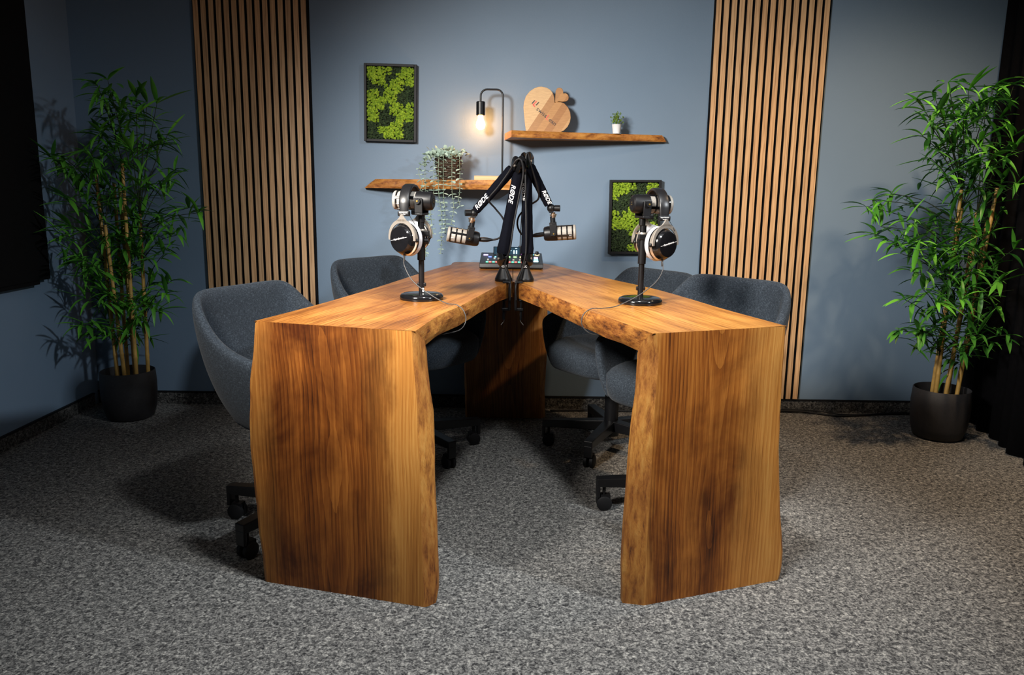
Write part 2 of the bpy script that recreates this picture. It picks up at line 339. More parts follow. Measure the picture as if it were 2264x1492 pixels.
# slatted oak panels
def slat_panel(x0, label, seed):
    t = thing('slatted_wall_panel', label, 'wall panel', (x0, YW, 0.072), group='slatted oak panels on the blue wall')
    hgt = ZC-0.08
    pitch, sw = 0.0365, 0.0245
    MB().box((14*pitch/2+sw/2+0.002, -0.0045, hgt/2), (15*pitch+0.004, 0.009, hgt)).build('felt_backing', MT['felt'], t)
    mb = MB().box((0, 0, 0), (sw, 0.011, hgt), mi=1); mb.m[2] = 0      # oak veneer on the face, black core at the sides
    me = mb.mesh('slat', [MT['slat'], MT['felt']])
    for i in range(15):
        obj('slat', me, t, loc=(sw/2+i*pitch, -0.0145, hgt/2))
    return t
slat_panel(-1.530, 'slatted oak acoustic panel on the side nearer the large black wall panel', 1)
slat_panel(0.942, 'slatted oak acoustic panel on the side nearer the black curtain', 2)
# black panel on the left wall
t = thing('black_wall_panel', 'large matte black panel hung on the blue side wall beside the bamboo', 'panel', (XL, 2.75, 0.69))
MB().box((0.025, 0, 0.78), (0.05, 1.51, 1.56)).build('panel_board', MT['panel'], t, bevel=0.004)
MB().box((0.022, -0.06, -0.006), (0.044, 1.48, 0.022)).build('bottom_rail', MT['panel'], t)
# black curtain on the right
def curtain():
    mb = MB(); n = 240; A = Vector((2.335, 3.895)); B = Vector((1.85, 1.55)); d = (B-A); nrm = Vector((d.y, -d.x)).normalized()
    vs = []
    for k in range(n+1):
        s = k/n; p = A+d*s+nrm*(0.022*math.sin(s*2.4*2*PI*8+0.6*math.sin(s*31))+0.008*math.sin(s*170))
        for z in (0.006, 0.6, 1.2, 1.8, 2.48): vs.append((p.x, p.y, z))
    fs = [(k*5+j, (k+1)*5+j, (k+1)*5+j+1, k*5+j+1) for k in range(n) for j in range(4)]
    mb.add(vs, fs); return mb
t = thing('curtain', 'floor-length black curtain hanging behind the potted bamboo', 'curtain', (2.09, 2.72, 0))
o = curtain().build('drape', MT['curtain'], t, smooth=True, angle=180, loc=(-2.09, -2.72, 0))
so = o.modifiers.new('solid', 'SOLIDIFY'); so.thickness = 0.004
MB().cyl((2.335, 3.9, 2.50), (1.85, 1.55, 2.50), 0.012).build('curtain_rail', MT['blackm'], t, smooth=True, loc=(-2.09, -2.72, 0))
# ------------------------------------------------------------------ live-edge table
ZT, TH = 0.755, 0.060
tbl = thing('live_edge_table', 'V-shaped live-edge oak table with waterfall legs in the middle of the room', 'table', (0, 2.95, 0))
TB = Vector((0, 2.95, 0))
wood_top = wood_mat('oak_tabletop', 'X', 'Y', dark=(0.12, 0.036, 0.007), mid=(0.34, 0.122, 0.022), light=(0.58, 0.262, 0.060), stain=0.5, seed=1.0, rough=0.36, pith=-0.25, depth=-0.70)
wood_top2 = wood_mat('oak_tabletop_light', 'X', 'Y', dark=(0.17, 0.056, 0.010), mid=(0.42, 0.165, 0.031), light=(0.64, 0.310, 0.074), stain=0.35, seed=4.3, rough=0.36, pith=0.2, depth=-0.70)
live_x = live_mat('live_edge_x', 'X', 2.0); live_x2 = live_mat('live_edge_bark', 'X', 6.0, 0.85, 0.07); live_z = live_mat('live_edge_z', 'Z', 5.0)
def board(name, outer, inner, front_n, gx, mats, seed):
    """outer/inner polylines (world xy) from the mitred front end to the joint at the back"""
    n = 46; O = resample(smooth_path([(*p, 0) for p in outer], 8), n); I = resample(smooth_path([(*p, 0) for p in inner], 8), n)
    gx = Vector((*gx, 0)).normalized(); gy = Vector((-gx.y, gx.x, 0)); org = Vector((*outer[0], 0))
    mb = MB(); rings = []
    zz = [0.0, -0.005, -0.020, -0.040, -TH]
    for i in range(n):
        wv = (I[i]-O[i]).normalized(); back = i/(n-1)
        amp = min(1, 4*(1-back))*min(1, back*6)
        ring = []
        for side, P, sg in ((0, I[i], 1), (1, O[i], -1)):
            pts = []
            for j, z in enumerate(zz):
                nz = noise.noise(Vector((P.x*7+seed, P.y*7, z*30+side*9)))
                off = (0.0, 0.003, 0.008, 0.006, -0.004)[j]+nz*(0.004+0.006*(j > 1))
                if side == 1: off *= 0.6
                q = P+wv*sg*off*amp
                if j == 0: q = P.copy()
                q = q+Vector((*front_n, 0))*(-z if back < 1e-6 else 0)*1.0 if i == 0 else q
                pts.append(Vector((q.x, q.y, ZT+z)))
            ring += pts if side == 0 else pts[::-1]
        rings.append(ring)
    K = 10; vs = []
    for r in rings:
        for p in r:
            q = p-org; vs.append((q.dot(gx), q.dot(gy), p.z))
    fs = []; ms = []
    for i in range(n-1):
        for k in range(K):
            fs.append((i*K+k, i*K+(k+1) % K, (i+1)*K+(k+1) % K, (i+1)*K+k)); ms.append(0 if k in (4, 9) else 1)
    fs += [tuple(range(K)), tuple((n-1)*K+k for k in range(K))]; ms += [0, 0]
    mb.v = vs; mb.f = fs; mb.m = ms
    o = mb.build(name, mats, tbl, smooth=True, angle=35)
    o.location = org-TB; o.rotation_euler = (0, 0, math.atan2(gx.y, gx.x)); return o
LT, LN = Vector((0.965, -0.262)), Vector((0.262, 0.965)); LA = Vector((-0.70, 2.057))
RT, RN = Vector((0.939, 0.344)), Vector((-0.344, 0.939)); RA = Vector((0.36, 1.95))
def lp(s): p = LA+LT*s; return (p.x, p.y)
def rp(s): p = RA+RT*s; return (p.x, p.y)
bl = board('tabletop_board', [lp(0.009), (-0.602, 2.367), (-0.526, 2.694), (-0.481, 2.90), (-0.397, 3.339), (-0.325, 3.66), (-0.300, 3.74), (-0.298, 3.88), (-0.27, 3.905), (-0.15, 3.907), (-0.0015, 3.907)],
      [lp(0.471), (-0.209, 2.197), (-0.159, 2.399), (-0.112, 2.64), (-0.062, 2.891), (-0.028, 3.0), (-0.016, 3.04), (-0.0015, 3.06)], LN, (0.26, 1.0), [wood_top, live_x], 1.0)
br = board('tabletop_board', [rp(0.415), (0.658, 2.399), (0.591, 2.679), (0.522, 2.916), (0.405, 3.21), (0.298, 3.511), (0.229, 3.716), (0.165, 3.87), (0.14, 3.90), (0.08, 3.907), (0.0015, 3.907)],
      [rp(-0.001), (0.236, 2.314), (0.168, 2.55), (0.106, 2.769), (0.045, 2.95), (0.022, 3.02), (0.012, 3.05), (0.0015, 3.06)], RN, (-0.33, 1.0), [wood_top2, live_x2], 7.0)
tag(bl, label='warm brown oak board with darker heartwood streaks'); tag(br, label='lighter golden oak board')
def interp(tab, z):
    tab = sorted(tab, key=lambda p: p[1])
    if z <= tab[0][1]: return tab[0][0]
    for (a, za), (b, zb) in zip(tab, tab[1:]):
        if z <= zb: return a+(b-a)*(z-za)/max(zb-za, 1e-6)
    return tab[-1][0]
def leg(name, A, T, Lf, Rf, Lb, Rb, thick, mats, top_mitre=True, seed=0, ztop=ZT, cup=0.0):
    """vertical slab: local x across the front face, y into the slab, z up; tables (x, z) give the live edges"""
    rows = 36; mb = MB(); cols = []
    for i in range(rows+1):
        u = i/rows; zf = ztop*u
        r = []
        for (tl, tr, dy, isb) in ((Lf, Rf, 0.0, 0), (Lb, Rb, thick, 1)):
            z = u*(ztop-(TH*isb if top_mitre else 0))
            n1 = 0.0035*noise.noise(Vector((seed, z*11, dy*20))); n2 = 0.0035*noise.noise(Vector((seed+5, z*11, dy*20)))
            e = min(1, (1-u)*8)
            xl, xr = interp(tl, z)+n1*e, interp(tr, z)+n2*e
            seg = [(xl+(xr-xl)*q, dy+cup*4*q*(1-q)*(1 if True else 0), z) for q in (0, 0.02, 0.25, 0.5, 0.75, 0.98, 1)]
            seg[0] = (seg[0][0], dy+(0.006 if not isb else -0.006), z); seg[-1] = (seg[-1][0], dy+(0.006 if not isb else -0.006), z)
            if isb: seg = seg[::-1]
            r += seg
        # belly of the live edge half-way through the thickness
        z = u*(ztop-(TH*0.5 if top_mitre else 0)); e = min(1, (1-u)*8)
        mr = (max(interp(Rf, z), interp(Rb, z))+0.004+0.004*noise.noise(Vector((seed+2, z*14, 3)))*e, thick*0.55, z)
        ml = (min(interp(Lf, z), interp(Lb, z))-0.004+0.004*noise.noise(Vector((seed+8, z*14, 3)))*e, thick*0.55, z)
        r = r[:7]+[mr]+r[7:]+[ml]
        cols.append(r)
    K = len(cols[0]); vs = [p for r in cols for p in r]; fs = []; ms = []
    for i in range(rows):
        for k in range(K):
            fs.append((i*K+k, i*K+(k+1) % K, (i+1)*K+(k+1) % K, (i+1)*K+k)); ms.append(1 if k in (0, 5, 6, 7, 8, 13, 14, 15) else 0)
    fs += [tuple(range(K)), tuple(rows*K+k for k in range(K))]; ms += [0, 0]
    mb.v = vs; mb.f = fs; mb.m = ms
    o = mb.build(name, mats, tbl, smooth=True, angle=30)
    o.location = Vector((A[0], A[1], 0))-TB; o.rotation_euler = (0, 0, math.atan2(T[1], T[0])); return o
Lleft = [(0.009,0.755),(-0.005,0.655),(-0.017,0.565),(-0.024,0.475),(-0.026,0.397),(-0.022,0.331),(-0.018,0.251),(-0.011,0.144),(-0.002,0.063),(0.0,0.0)]
Larr = [(0.471,0.755),(0.477,0.66),(0.484,0.572),(0.488,0.483),(0.491,0.392),(0.494,0.268),(0.497,0.142),(0.498,0.0)]
Lrb = [(0.478,0.755),(0.482,0.719),(0.485,0.662),(0.492,0.597),(0.501,0.537),(0.503,0.469),(0.506,0.413),(0.504,0.344),(0.505,0.3),(0.511,0.243),(0.512,0.166),(0.515,0.12),(0.514,0.034),(0.508,0.0)]
Rlb = [(-0.012,0.755),(-0.016,0.704),(-0.016,0.666),(-0.02,0.584),(-0.028,0.501),(-0.033,0.392),(-0.037,0.269),(-0.04,0.162),(-0.04,0.104),(-0.035,0.0)]
Rarr = [(-0.001,0.755),(0.010,0.698),(0.009,0.641),(0.005,0.525),(0.004,0.405),(0.004,0.283),(0.002,0.191),(0.0,0.096),(0.001,0.0)]
Rright = [(0.415,0.755),(0.417,0.674),(0.416,0.613),(0.419,0.55),(0.422,0.474),(0.425,0.398),(0.435,0.312),(0.446,0.225),(0.456,0.157),(0.468,0.088),(0.470,0.03),(0.462,0.0)]
wl = wood_mat('oak_leg_brown', 'Z', 'X', dark=(0.060, 0.016, 0.003), mid=(0.205, 0.056, 0.007), light=(0.44, 0.155, 0.026), sap=[(0.0, 0.45), (0.07, 0.0), (0.32, 0.0), (0.39, 0.30), (0.415, 0.85), (0.47, 0.9)], stain=0.95, seed=2.2, rough=0.45)
wr = wood_mat('oak_leg_golden', 'Z', 'X', dark=(0.075, 0.020, 0.004), mid=(0.255, 0.072, 0.009), light=(0.49, 0.180, 0.030), sap=[(0.0, 0.7), (0.035, 0.0), (0.26, 0.0), (0.33, 0.55), (0.42, 0.75)], stain=0.85, seed=6.1, rough=0.45)
wb = wood_mat('oak_leg_back', 'Z', 'X', dark=(0.11, 0.036, 0.009), mid=(0.29, 0.11, 0.025), light=(0.46, 0.21, 0.06), sap=[(0.30, 0.0), (0.36, 0.8), (0.40, 0.9)], stain=0.5, seed=9.4, rough=0.45)
tag(leg('waterfall_leg', LA, LT, Lleft, Larr, [(x+0.006, z) for x, z in Lleft], Lrb, 0.055, [wl, live_z], seed=1), label='dark brown slab leg with a pale sapwood stripe')
tag(leg('waterfall_leg', RA, RT, Rarr, Rright, Rlb, [(x-0.004, z) for x, z in Rright], 0.055, [wr, live_z], seed=4), label='golden brown slab leg flaring towards the carpet')
BLt = [(0.0, 0.70), (-0.004, 0.45), (0.0, 0.2), (0.004, 0.0)]; BRt = [(0.365, 0.70), (0.366, 0.5), (0.374, 0.28), (0.378, 0.14), (0.384, 0.0)]; BRb = [(0.392, 0.70), (0.396, 0.5), (0.398, 0.28), (0.39, 0.14), (0.398, 0.0)]
tag(leg('waterfall_leg', (-0.229, 3.725), (1, 0), BLt, BRt, BLt, BRb, 0.06, [wb, live_z], top_mitre=False, seed=8, ztop=ZT-TH+0.002), label='slab leg under the joint by the wall')

# ------------------------------------------------------------------ swivel armchairs
def chair_parts():
    d = {}
    rim = [(-0.284,0,0.802),(-0.284,0.08,0.803),(-0.281,0.155,0.803),(-0.268,0.206,0.797),(-0.236,0.236,0.765),(-0.180,0.256,0.712),(-0.11,0.272,0.662),(-0.02,0.283,0.634),(0.07,0.286,0.618),(0.155,0.280,0.602),(0.200,0.266,0.580)]
    bot = [(-0.165,0),(-0.163,0.05),(-0.157,0.095),(-0.142,0.135),(-0.118,0.165),(-0.085,0.185),(-0.04,0.198),(0.02,0.205),(0.09,0.207),(0.15,0.205),(0.185,0.200)]
    half = list(zip(rim, bot)); full = [((r[0], -r[1], r[2]), (b[0], -b[1])) for r, b in half[:0:-1]]+half
    nv = 9; vs = []
    for (r, b) in full:
        for j in range(nv):
            v = j/(nv-1); wv = 1-(1-v)**1.75
            x = b[0]+(r[0]-b[0])*wv; y = b[1]+(r[1]-b[1])*wv; z = 0.375+(r[2]-0.375)*v**1.3
            vs.append((x, y, z))
    n = len(full); fs = [(i*nv+j, (i+1)*nv+j, (i+1)*nv+j+1, i*nv+j+1) for i in range(n-1) for j in range(nv-1)]
    d['shell'] = MB().add(vs, fs)
    # seat cushion
    mb = MB(); lay = [(0.388,0.90),(0.392,0.96),(0.405,1.0),(0.44,1.03),(0.475,1.03),(0.495,0.99),(0.504,0.93),(0.509,0.80),(0.510,0.4),(0.510,0.01)]
    K = 36; vs = []
    for (z, s) in lay:
        for k in range(K):
            g = 2*PI*k/K; c, q = math.cos(g), math.sin(g); e = 0.55
            x = math.copysign(abs(c)**e, c)*(0.232 if c > 0 else 0.20); y = math.copysign(abs(q)**e, q)*0.212
            vs.append((0.015+x*s, y*s, z+(0.012*max(0, (x-0.1)/0.13)*(-1 if z > 0.48 else 0))))
    fs = [(i*K+k, i*K+(k+1) % K, (i+1)*K+(k+1) % K, (i+1)*K+k) for i in range(len(lay)-1) for k in range(K)]
    fs += [tuple(range(K-1, -1, -1))]
    d['cushion'] = mb.add(vs, fs)
    return d
_cp = chair_parts()
shell_me = _cp['shell'].mesh('backrest_shell', MT['fabric'])
if min(shell_me.polygons, key=lambda f: f.center.x).normal.x > 0: shell_me.flip_normals()
cush_me = _cp['cushion'].mesh('seat_cushion', MT['fabric'])
col_me = MB().lathe([(0.0,0.075),(0.036,0.075),(0.036,0.13),(0.030,0.135),(0.030,0.25),(0.022,0.252),(0.022,0.36),(0.0,0.36)], n=24).mesh('gas_column', MT['blackm'])
plate_me = MB().box((0, 0, 0.372), (0.22, 0.16, 0.03)).box((0.02, -0.13, 0.365), (0.014, 0.16, 0.010)).mesh('tilt_mechanism', MT['black'])
# one star leg along +x with its end bracket
mb = MB(); a = [(0.02, 0.024, 0.085, 0.132), (0.30, 0.019, 0.088, 0.118)]
vs = []
for (x, hw, z0, z1) in a: vs += [(x, -hw, z0), (x, hw, z0), (x, hw, z1), (x, -hw, z1)]
mb.add(vs, [(0,1,2,3),(4,7,6,5),(0,4,5,1),(1,5,6,2),(2,6,7,3),(3,7,4,0)])
mb.box((0.294, 0, 0.072), (0.013, 0.036, 0.05))
leg_me = mb.mesh('star_leg', MT['blackm'])
mb = MB(); rx = Matrix.Rotation(PI/2, 3, 'X')
for y in (-0.013, 0.013): mb.lathe([(0.0,-0.009),(0.022,-0.009),(0.027,-0.006),(0.027,0.006),(0.022,0.009),(0.0,0.009)], (0.272, y, 0.027), 22, rx)
mb.cyl((0.272, 0, 0.03), (0.272, 0, 0.09), 0.006, n=10).box((0.268, 0, 0.049), (0.034, 0.030, 0.016))
cast_me = mb.mesh('caster', MT['rubber'])
def chair(loc, face, base0, lift, label):
    t = thing('swivel_armchair', label, 'chair', (*loc, 0), 0, 'blue-grey swivel armchairs round the table')
    s = obj('backrest_shell', shell_me, t, True, 180, loc=(0, 0, lift), rot=(0, 0, face))
    m = s.modifiers.new('solid', 'SOLIDIFY'); m.thickness = 0.034; m.offset = -1.0 if True else 1
    m = s.modifiers.new('sub', 'SUBSURF'); m.levels = 2; m.render_levels = 2
    s = obj('seat_cushion', cush_me, t, True, 180, loc=(0, 0, lift), rot=(0, 0, face))
    obj('tilt_mechanism', plate_me, t, loc=(0, 0, lift), rot=(0, 0, face), bevel=0.003)
    obj('gas_column', col_me, t, True, 30, loc=(0, 0, lift*0.5))
    for k in range(5):
        g = obj('star_leg', leg_me, t, rot=(0, 0, base0+k*2*PI/5), bevel=0.003)
        obj('caster', cast_me, g, True, 40)
    return t
R_ = math.radians
chair((-0.66, 2.44), R_(-26), R_(168.5), -0.008, 'blue-grey swivel armchair beside the dark brown slab leg with sapwood stripe')
chair((-0.42, 3.22), R_(-36), R_(20.8), 0.018, 'blue-grey swivel armchair under the trailing eucalyptus shelf')
chair((0.606, 2.615), R_(219), R_(181), 0.014, 'blue-grey swivel armchair behind the flaring golden slab leg')
chair((0.439, 3.285), R_(215), R_(173), -0.025, 'blue-grey swivel armchair below the moss picture by the desk microphone')
# ------------------------------------------------------------------ shelves on the back wall
shelf_wood = wood_mat('shelf_oak', 'X', 'Y', dark=(0.16, 0.058, 0.015), mid=(0.40, 0.19, 0.06), light=(0.58, 0.34, 0.13), stain=0.3, seed=3.0)
shelf_live = live_mat('shelf_live_edge', 'X', 8.0)
def shelf(label, x0, x1, z0, z1, yf, slant, sap_end, seed):
    t = thing('live_edge_shelf', label, 'shelf', (x0, YW, z0))
    n = 40; mb = MB(); h = z1-z0; rows = [0.0, 0.18, 0.5, 0.82, 1.0]
    for i in range(n+1):
        u = i/n; x = (x1-x0)*u; y = yf(u)-YW
        for r in rows:
            taper = sap_end(u, r)
            nz = noise.noise(Vector((x*9+seed, r*3, seed)))*0.007
            fy = y - 0.006*math.sin(PI*r) + nz*(1 if 0 < r else 0.4)
            fx = x+slant(u, -fy)+taper
            mb.v.append((fx, min(fy, -0.004), h*r))
        for r in (1.0, 0.0): mb.v.append((x+slant(u, 0)+sap_end(u, r), 0, h*r))
    K = 7
    for i in range(n):
        for k in range(K):
            mb.f.append((i*K+k, i*K+(k+1) % K, (i+1)*K+(k+1) % K, (i+1)*K+k)); mb.m.append(1 if k < 4 else 0)
    mb.f += [tuple(range(K)), tuple(n*K+k for k in range(K))]; mb.m += [0, 0]
    mb.build('shelf_board', [shelf_wood, shelf_live], t, smooth=True, angle=35)
    return t
shelf('tapering live-edge oak shelf holding the wooden hearts', -0.050, 0.735, 1.352, 1.383, lambda u: 3.69+0.195*u**0.9, lambda u, d: (1-u)*d*0.15, lambda u, r: -0.022*r*u**12 if u > 0.9 else 0, 1.0)
shelf('tapering live-edge oak shelf holding the lamp and trailing plant', -0.735, -0.002, 1.113, 1.157, lambda u: 3.885-0.20*u**0.8, lambda u, d: 0, lambda u, r: 0.055*r*(1-u)**6, 4.0)

# ------------------------------------------------------------------ lamp
t = thing('shelf_lamp', 'black gooseneck lamp with a glowing bare bulb on a wooden block', 'lamp', (-0.058, 3.81, 1.157))
pale = wood_mat('pale_beech_block', 'X', 'Z', dark=(0.42, 0.25, 0.11), mid=(0.58, 0.38, 0.19), light=(0.70, 0.50, 0.28), stain=0, seed=2)
MB().box((-0.045, 0, 0.0105), (0.175, 0.085, 0.021)).build('lamp_base', pale, t, bevel=0.002)
ap = [(0, 0, 0.02), (0, 0, 0.385)]+[(-0.030+0.030*math.cos(a), 0, 0.389+0.030*math.sin(a)) for a in [PI/2*k/6 for k in range(7)]]+[(-0.075+0.030*math.cos(a), 0, 0.389+0.030*math.sin(a)) for a in [PI/2+PI/2*k/6 for k in range(7)]]+[(-0.105, 0, 0.36)]
MB().tube(ap, 0.0045, 10).build('lamp_stem', MT['blackm'], t, smooth=True)
MB().lathe([(0, 0.364), (0.018, 0.364), (0.021, 0.361), (0.021, 0.302), (0.018, 0.300), (0.0, 0.304)], (-0.105, 0, 0), 28).build('lamp_socket', MT['blackm'], t, smooth=True)
MB().lathe([(0.0, 0.302), (0.011, 0.300), (0.012, 0.287), (0.019, 0.272), (0.022, 0.258), (0.019, 0.244), (0.010, 0.236), (0.0, 0.234)], (-0.105, 0, 0), 24).build('light_bulb', MT['bulb'], t, smooth=True)

# ------------------------------------------------------------------ wooden hearts
hw_m, nt, bs = new_mat('heart_staves')
tc = N(nt, 'ShaderNodeTexCoord'); sp = N(nt, 'ShaderNodeSeparateXYZ'); L(nt, tc.outputs['Object'], sp.inputs[0])
d1 = N(nt, 'ShaderNodeMath', operation='SUBTRACT'); L(nt, sp.outputs['X'], d1.inputs[0])
z1 = N(nt, 'ShaderNodeMath', operation='MULTIPLY'); L(nt, sp.outputs['Z'], z1.inputs[0]); z1.inputs[1].default_value = 0.66; L(nt, z1.outputs[0], d1.inputs[1])
ms = N(nt, 'ShaderNodeMath', operation='MULTIPLY_ADD'); L(nt, d1.outputs[0], ms.inputs[0]); ms.inputs[1].default_value = 2.6; ms.inputs[2].default_value = 0.42
st = ramp(nt, ms.outputs[0], [(0.0, (0.62, 0.40, 0.20)), (0.165, (0.40, 0.20, 0.075)), (0.27, (0.46, 0.235, 0.085)), (0.37, (0.36, 0.165, 0.055)), (0.47, (0.44, 0.225, 0.085)), (0.58, (0.52, 0.295, 0.125)), (0.70, (0.44, 0.22, 0.08)), (0.85, (0.54, 0.32, 0.13))], 'CONSTANT')
gr = noise_n(nt, coords(nt, (7, 1, 40), (0, 0, 0), (0, R_(-56), 0)), 5, 4, 0.6)
L(nt, mix(nt, 0.5, st, ramp(nt, gr, [(0.3, (0.62, 0.56, 0.5)), (0.65, (1, 1, 1))]), 'MULTIPLY'), bs.inputs['Base Color']); bs.inputs['Roughness'].default_value = 0.5
ZS = 5594.0
big = [(230,1352),(195,1100),(165,850),(150,700),(165,560),(210,420),(310,290),(440,205),(530,175),(620,165),(750,190),(850,240),(930,340),(965,450),(978,580),(1030,558),(1130,555),(1230,590),(1330,690),(1390,810),(1410,950),(1390,1080),(1330,1200),(1240,1290),(1130,1345),(1000,1356)]
sml = [(985,560),(992,400),(1000,260),(1040,195),(1110,185),(1170,210),(1195,260),(1200,332),(1270,325),(1330,370),(1350,430),(1335,500),(1280,540),(1180,548),(1080,540),(1010,572)]
hx = 0.152; hloc = (hx, 3.835, 1.383)
tilt = 0.10
def hfn(x, y, d):
    X, Z = (x-780)/ZS, (1356-y)/ZS
    return Vector((X, -d+Z*tilt, Z))
t = thing('heart_board', 'wooden heart board with a small heart and red-black lettering on shelf', 'ornament', hloc)
def dense(o): return [(p.x, p.y) for p in resample(smooth_path([(x, y, 0) for x, y in o]+[(o[0][0], o[0][1], 0)], 4), 90)][:-1]
MB().prism(big, 0.0, 0.020, hfn).build('large_heart', hw_m, t, smooth=True, angle=40, bevel=0.0015)
MB().prism(sml, 0.002, 0.016, hfn).build('small_heart', hw_m, t, smooth=True, angle=40, bevel=0.0015)
def on_heart(me, x, y, ang, name, d=0.0206):
    o = obj(name, me, t); p = hfn(x, y, d); place(o, (math.cos(ang), math.sin(ang)*tilt, math.sin(ang)), (-math.sin(ang), math.cos(ang)*tilt, math.cos(ang)), p); return o
an = math.atan2(-(1150-715), 1040-505)
seg = [('swiss', MT['dark'], 640, 835), ('L', MT['red'], 800, 965), ('ean', MT['dark'], 930, 1075)]
for s_, m_, x, y in seg: on_heart(text_mesh(s_, 0.029 if s_ != 'L' else 0.035, m_, extrude=0.0003), x, y, an, 'lettering')
def bar(x0, y0, x1, y1, wd, m_):
    a = Vector((x1-x0, -(y1-y0))).normalized(); nn = Vector((-a.y, a.x))*wd/2
    p = Vector((x0, -y0)); q = Vector((x1, -y1)); mb = MB()
    pts = [p+nn, q+nn, q-nn, p-nn]
    mb.add([hfn(c.x, -c.y, 0.0207) for c in pts], [(0, 1, 2, 3)]); return mb.build('logo_bar', m_, t)
bar(370, 610, 450, 525, 26, MT['dark']); bar(480, 650, 560, 570, 26, MT['dark']); bar(400, 640, 495, 545, 30, MT['red']); bar(398, 632, 455, 692, 30, MT['red'])

# ------------------------------------------------------------------ small potted herb
t = thing('potted_herb', 'tiny green herb in a white pot on the upper shelf', 'plant', (0.484, 3.825, 1.383))
MB().lathe([(0.0, 0.0), (0.017, 0.0), (0.0225, 0.042), (0.0235, 0.043), (0.021, 0.043), (0.020, 0.038), (0.0, 0.037)], n=28).build('pot', MT['wpot'], t, smooth=True, angle=50)
mb = MB(); r2 = random.Random(3)
for i in range(190):
    a, e, rr = r2.uniform(0, 2*PI), r2.uniform(-0.1, 1.5), 0.040*r2.uniform(0.35, 1)
    c = Vector((math.cos(a)*math.cos(e), math.sin(a)*math.cos(e), math.sin(e)*1.25))*rr+Vector((0, 0, 0.052))
    d = Vector((r2.uniform(-1, 1), r2.uniform(-1, 1), r2.uniform(-0.3, 1))).normalized(); q = d.orthogonal().normalized()*0.003; l = d*0.0085
    mb.add([c-l*0.5, c+q, c+l*0.6, c-q], [(0, 1, 2), (0, 2, 3)])
    if i % 6 == 0: mb.tube([Vector((0, 0, 0.036)), c], 0.0006, 4)
tag(mb.build('foliage', MT['herb'], t), kind='stuff')

# ------------------------------------------------------------------ trailing eucalyptus
t = thing('trailing_plant', 'pale green trailing eucalyptus in a dark wicker basket spilling over shelf', 'plant', (-0.316, 3.80, 1.157))
mb = MB()
for k in range(11):
    z = 0.006+k*0.0098; R0 = 0.046+0.012*min(1, k/6)
    mb.tube([((R0+0.0028*math.sin(9*a+PI*(k % 2)))*math.cos(a), (R0+0.0028*math.sin(9*a+PI*(k % 2)))*math.sin(a), z) for a in [2*PI*j/54 for j in range(55)]], 0.0052, 6, caps=False)
for j in range(18):
    a = 2*PI*j/18; mb.tube([(0.046*math.cos(a), 0.046*math.sin(a), 0.0), (0.058*math.cos(a), 0.058*math.sin(a), 0.06), (0.058*math.cos(a), 0.058*math.sin(a), 0.112)], 0.003, 5)
mb.lathe([(0.0, 0.001), (0.046, 0.001), (0.054, 0.06), (0.055, 0.10), (0.0, 0.098)], n=24)
mb.build('wicker_basket', MT['basket'], t, smooth=True, angle=60)
def round_leaf(w, l, curl):
    mb = MB(); n = 4; vs = [(0, 0, 0)]
    for i in range(1, n+1):
        u = i/n; ww = w*math.sin(PI*min(u*0.9+0.08, 1))**0.7*(1 if i < n else 0.25)
        vs += [(-ww/2, l*u, curl*u*u+0.12*w), (0, l*u, curl*u*u), (ww/2, l*u, curl*u*u+0.12*w)]
    fs = [(0, 2, 1), (0, 3, 2)]
    for i in range(n-1):
        b = 1+3*i; fs += [(b, b+1, b+4, b+3), (b+1, b+2, b+5, b+4)]
    return mb.add(vs, fs)
eme = [round_leaf(0.0215, 0.0225, c).mesh('eucalyptus_leaf', MT['euc']) for c in (0.0, -0.004, 0.003)]
r3 = random.Random(11)
strands = [(-0.412, -0.03, 0.800, 62), (-0.372, -0.10, 0.905, 40), (-0.350, -0.13, 0.815, 54), (-0.328, -0.12, 0.915, 44), (-0.288, -0.13, 0.950, 40), (-0.252, -0.11, 1.035, 30), (-0.440, -0.02, 1.105, 18)]
sx = Vector((-0.316, 3.80, 1.157))
for (x, dx, zend, nl) in strands:
    x0 = x+0.0; ang = (x+0.316)
    top = Vector((ang*0.5, -0.035, 0.118)); over = Vector((ang*0.95, -0.115, 0.105 if abs(ang) < 0.1 else 0.06)); mid = Vector((ang, -0.128, -0.05)); end = Vector((ang+r3.uniform(-0.012, 0.012), -0.125, zend-1.157))
    if zend > 1.10: mid = Vector((ang, -0.12, 0.02))
    path = smooth_path([top, over, mid, mid.lerp(end, 0.5)+Vector((r3.uniform(-0.012, 0.012), 0, 0)), end], 10)
    vine = MB().tube(path, 0.0014, 5).build('vine', MT['eucstem'], t, smooth=True)
    P = resample(path, nl//2+1)
    for i, p in enumerate(P):
        tan = (P[min(i+1, len(P)-1)]-P[max(i-1, 0)]).normalized(); az = i*1.45+r3.uniform(-0.4, 0.4)
        for sg in (0, PI):
            d = Vector((math.cos(az+sg), math.sin(az+sg)*0.8, 0)); d = (d-tan*d.dot(tan)).normalized()
            yv = (d+tan*r3.uniform(0.0, 0.5)).normalized(); zv = (-tan+d*0.2+Vector((0, -0.25, 0)))
            xv = yv.cross(zv).normalized(); o = obj('eucalyptus_leaf', eme[r3.randrange(3)], vine)
            sc = r3.uniform(0.8, 1.25)*(1-0.2*i/len(P)); place(o, xv, yv, p); o.scale = (sc, sc, sc)
mb = MB()
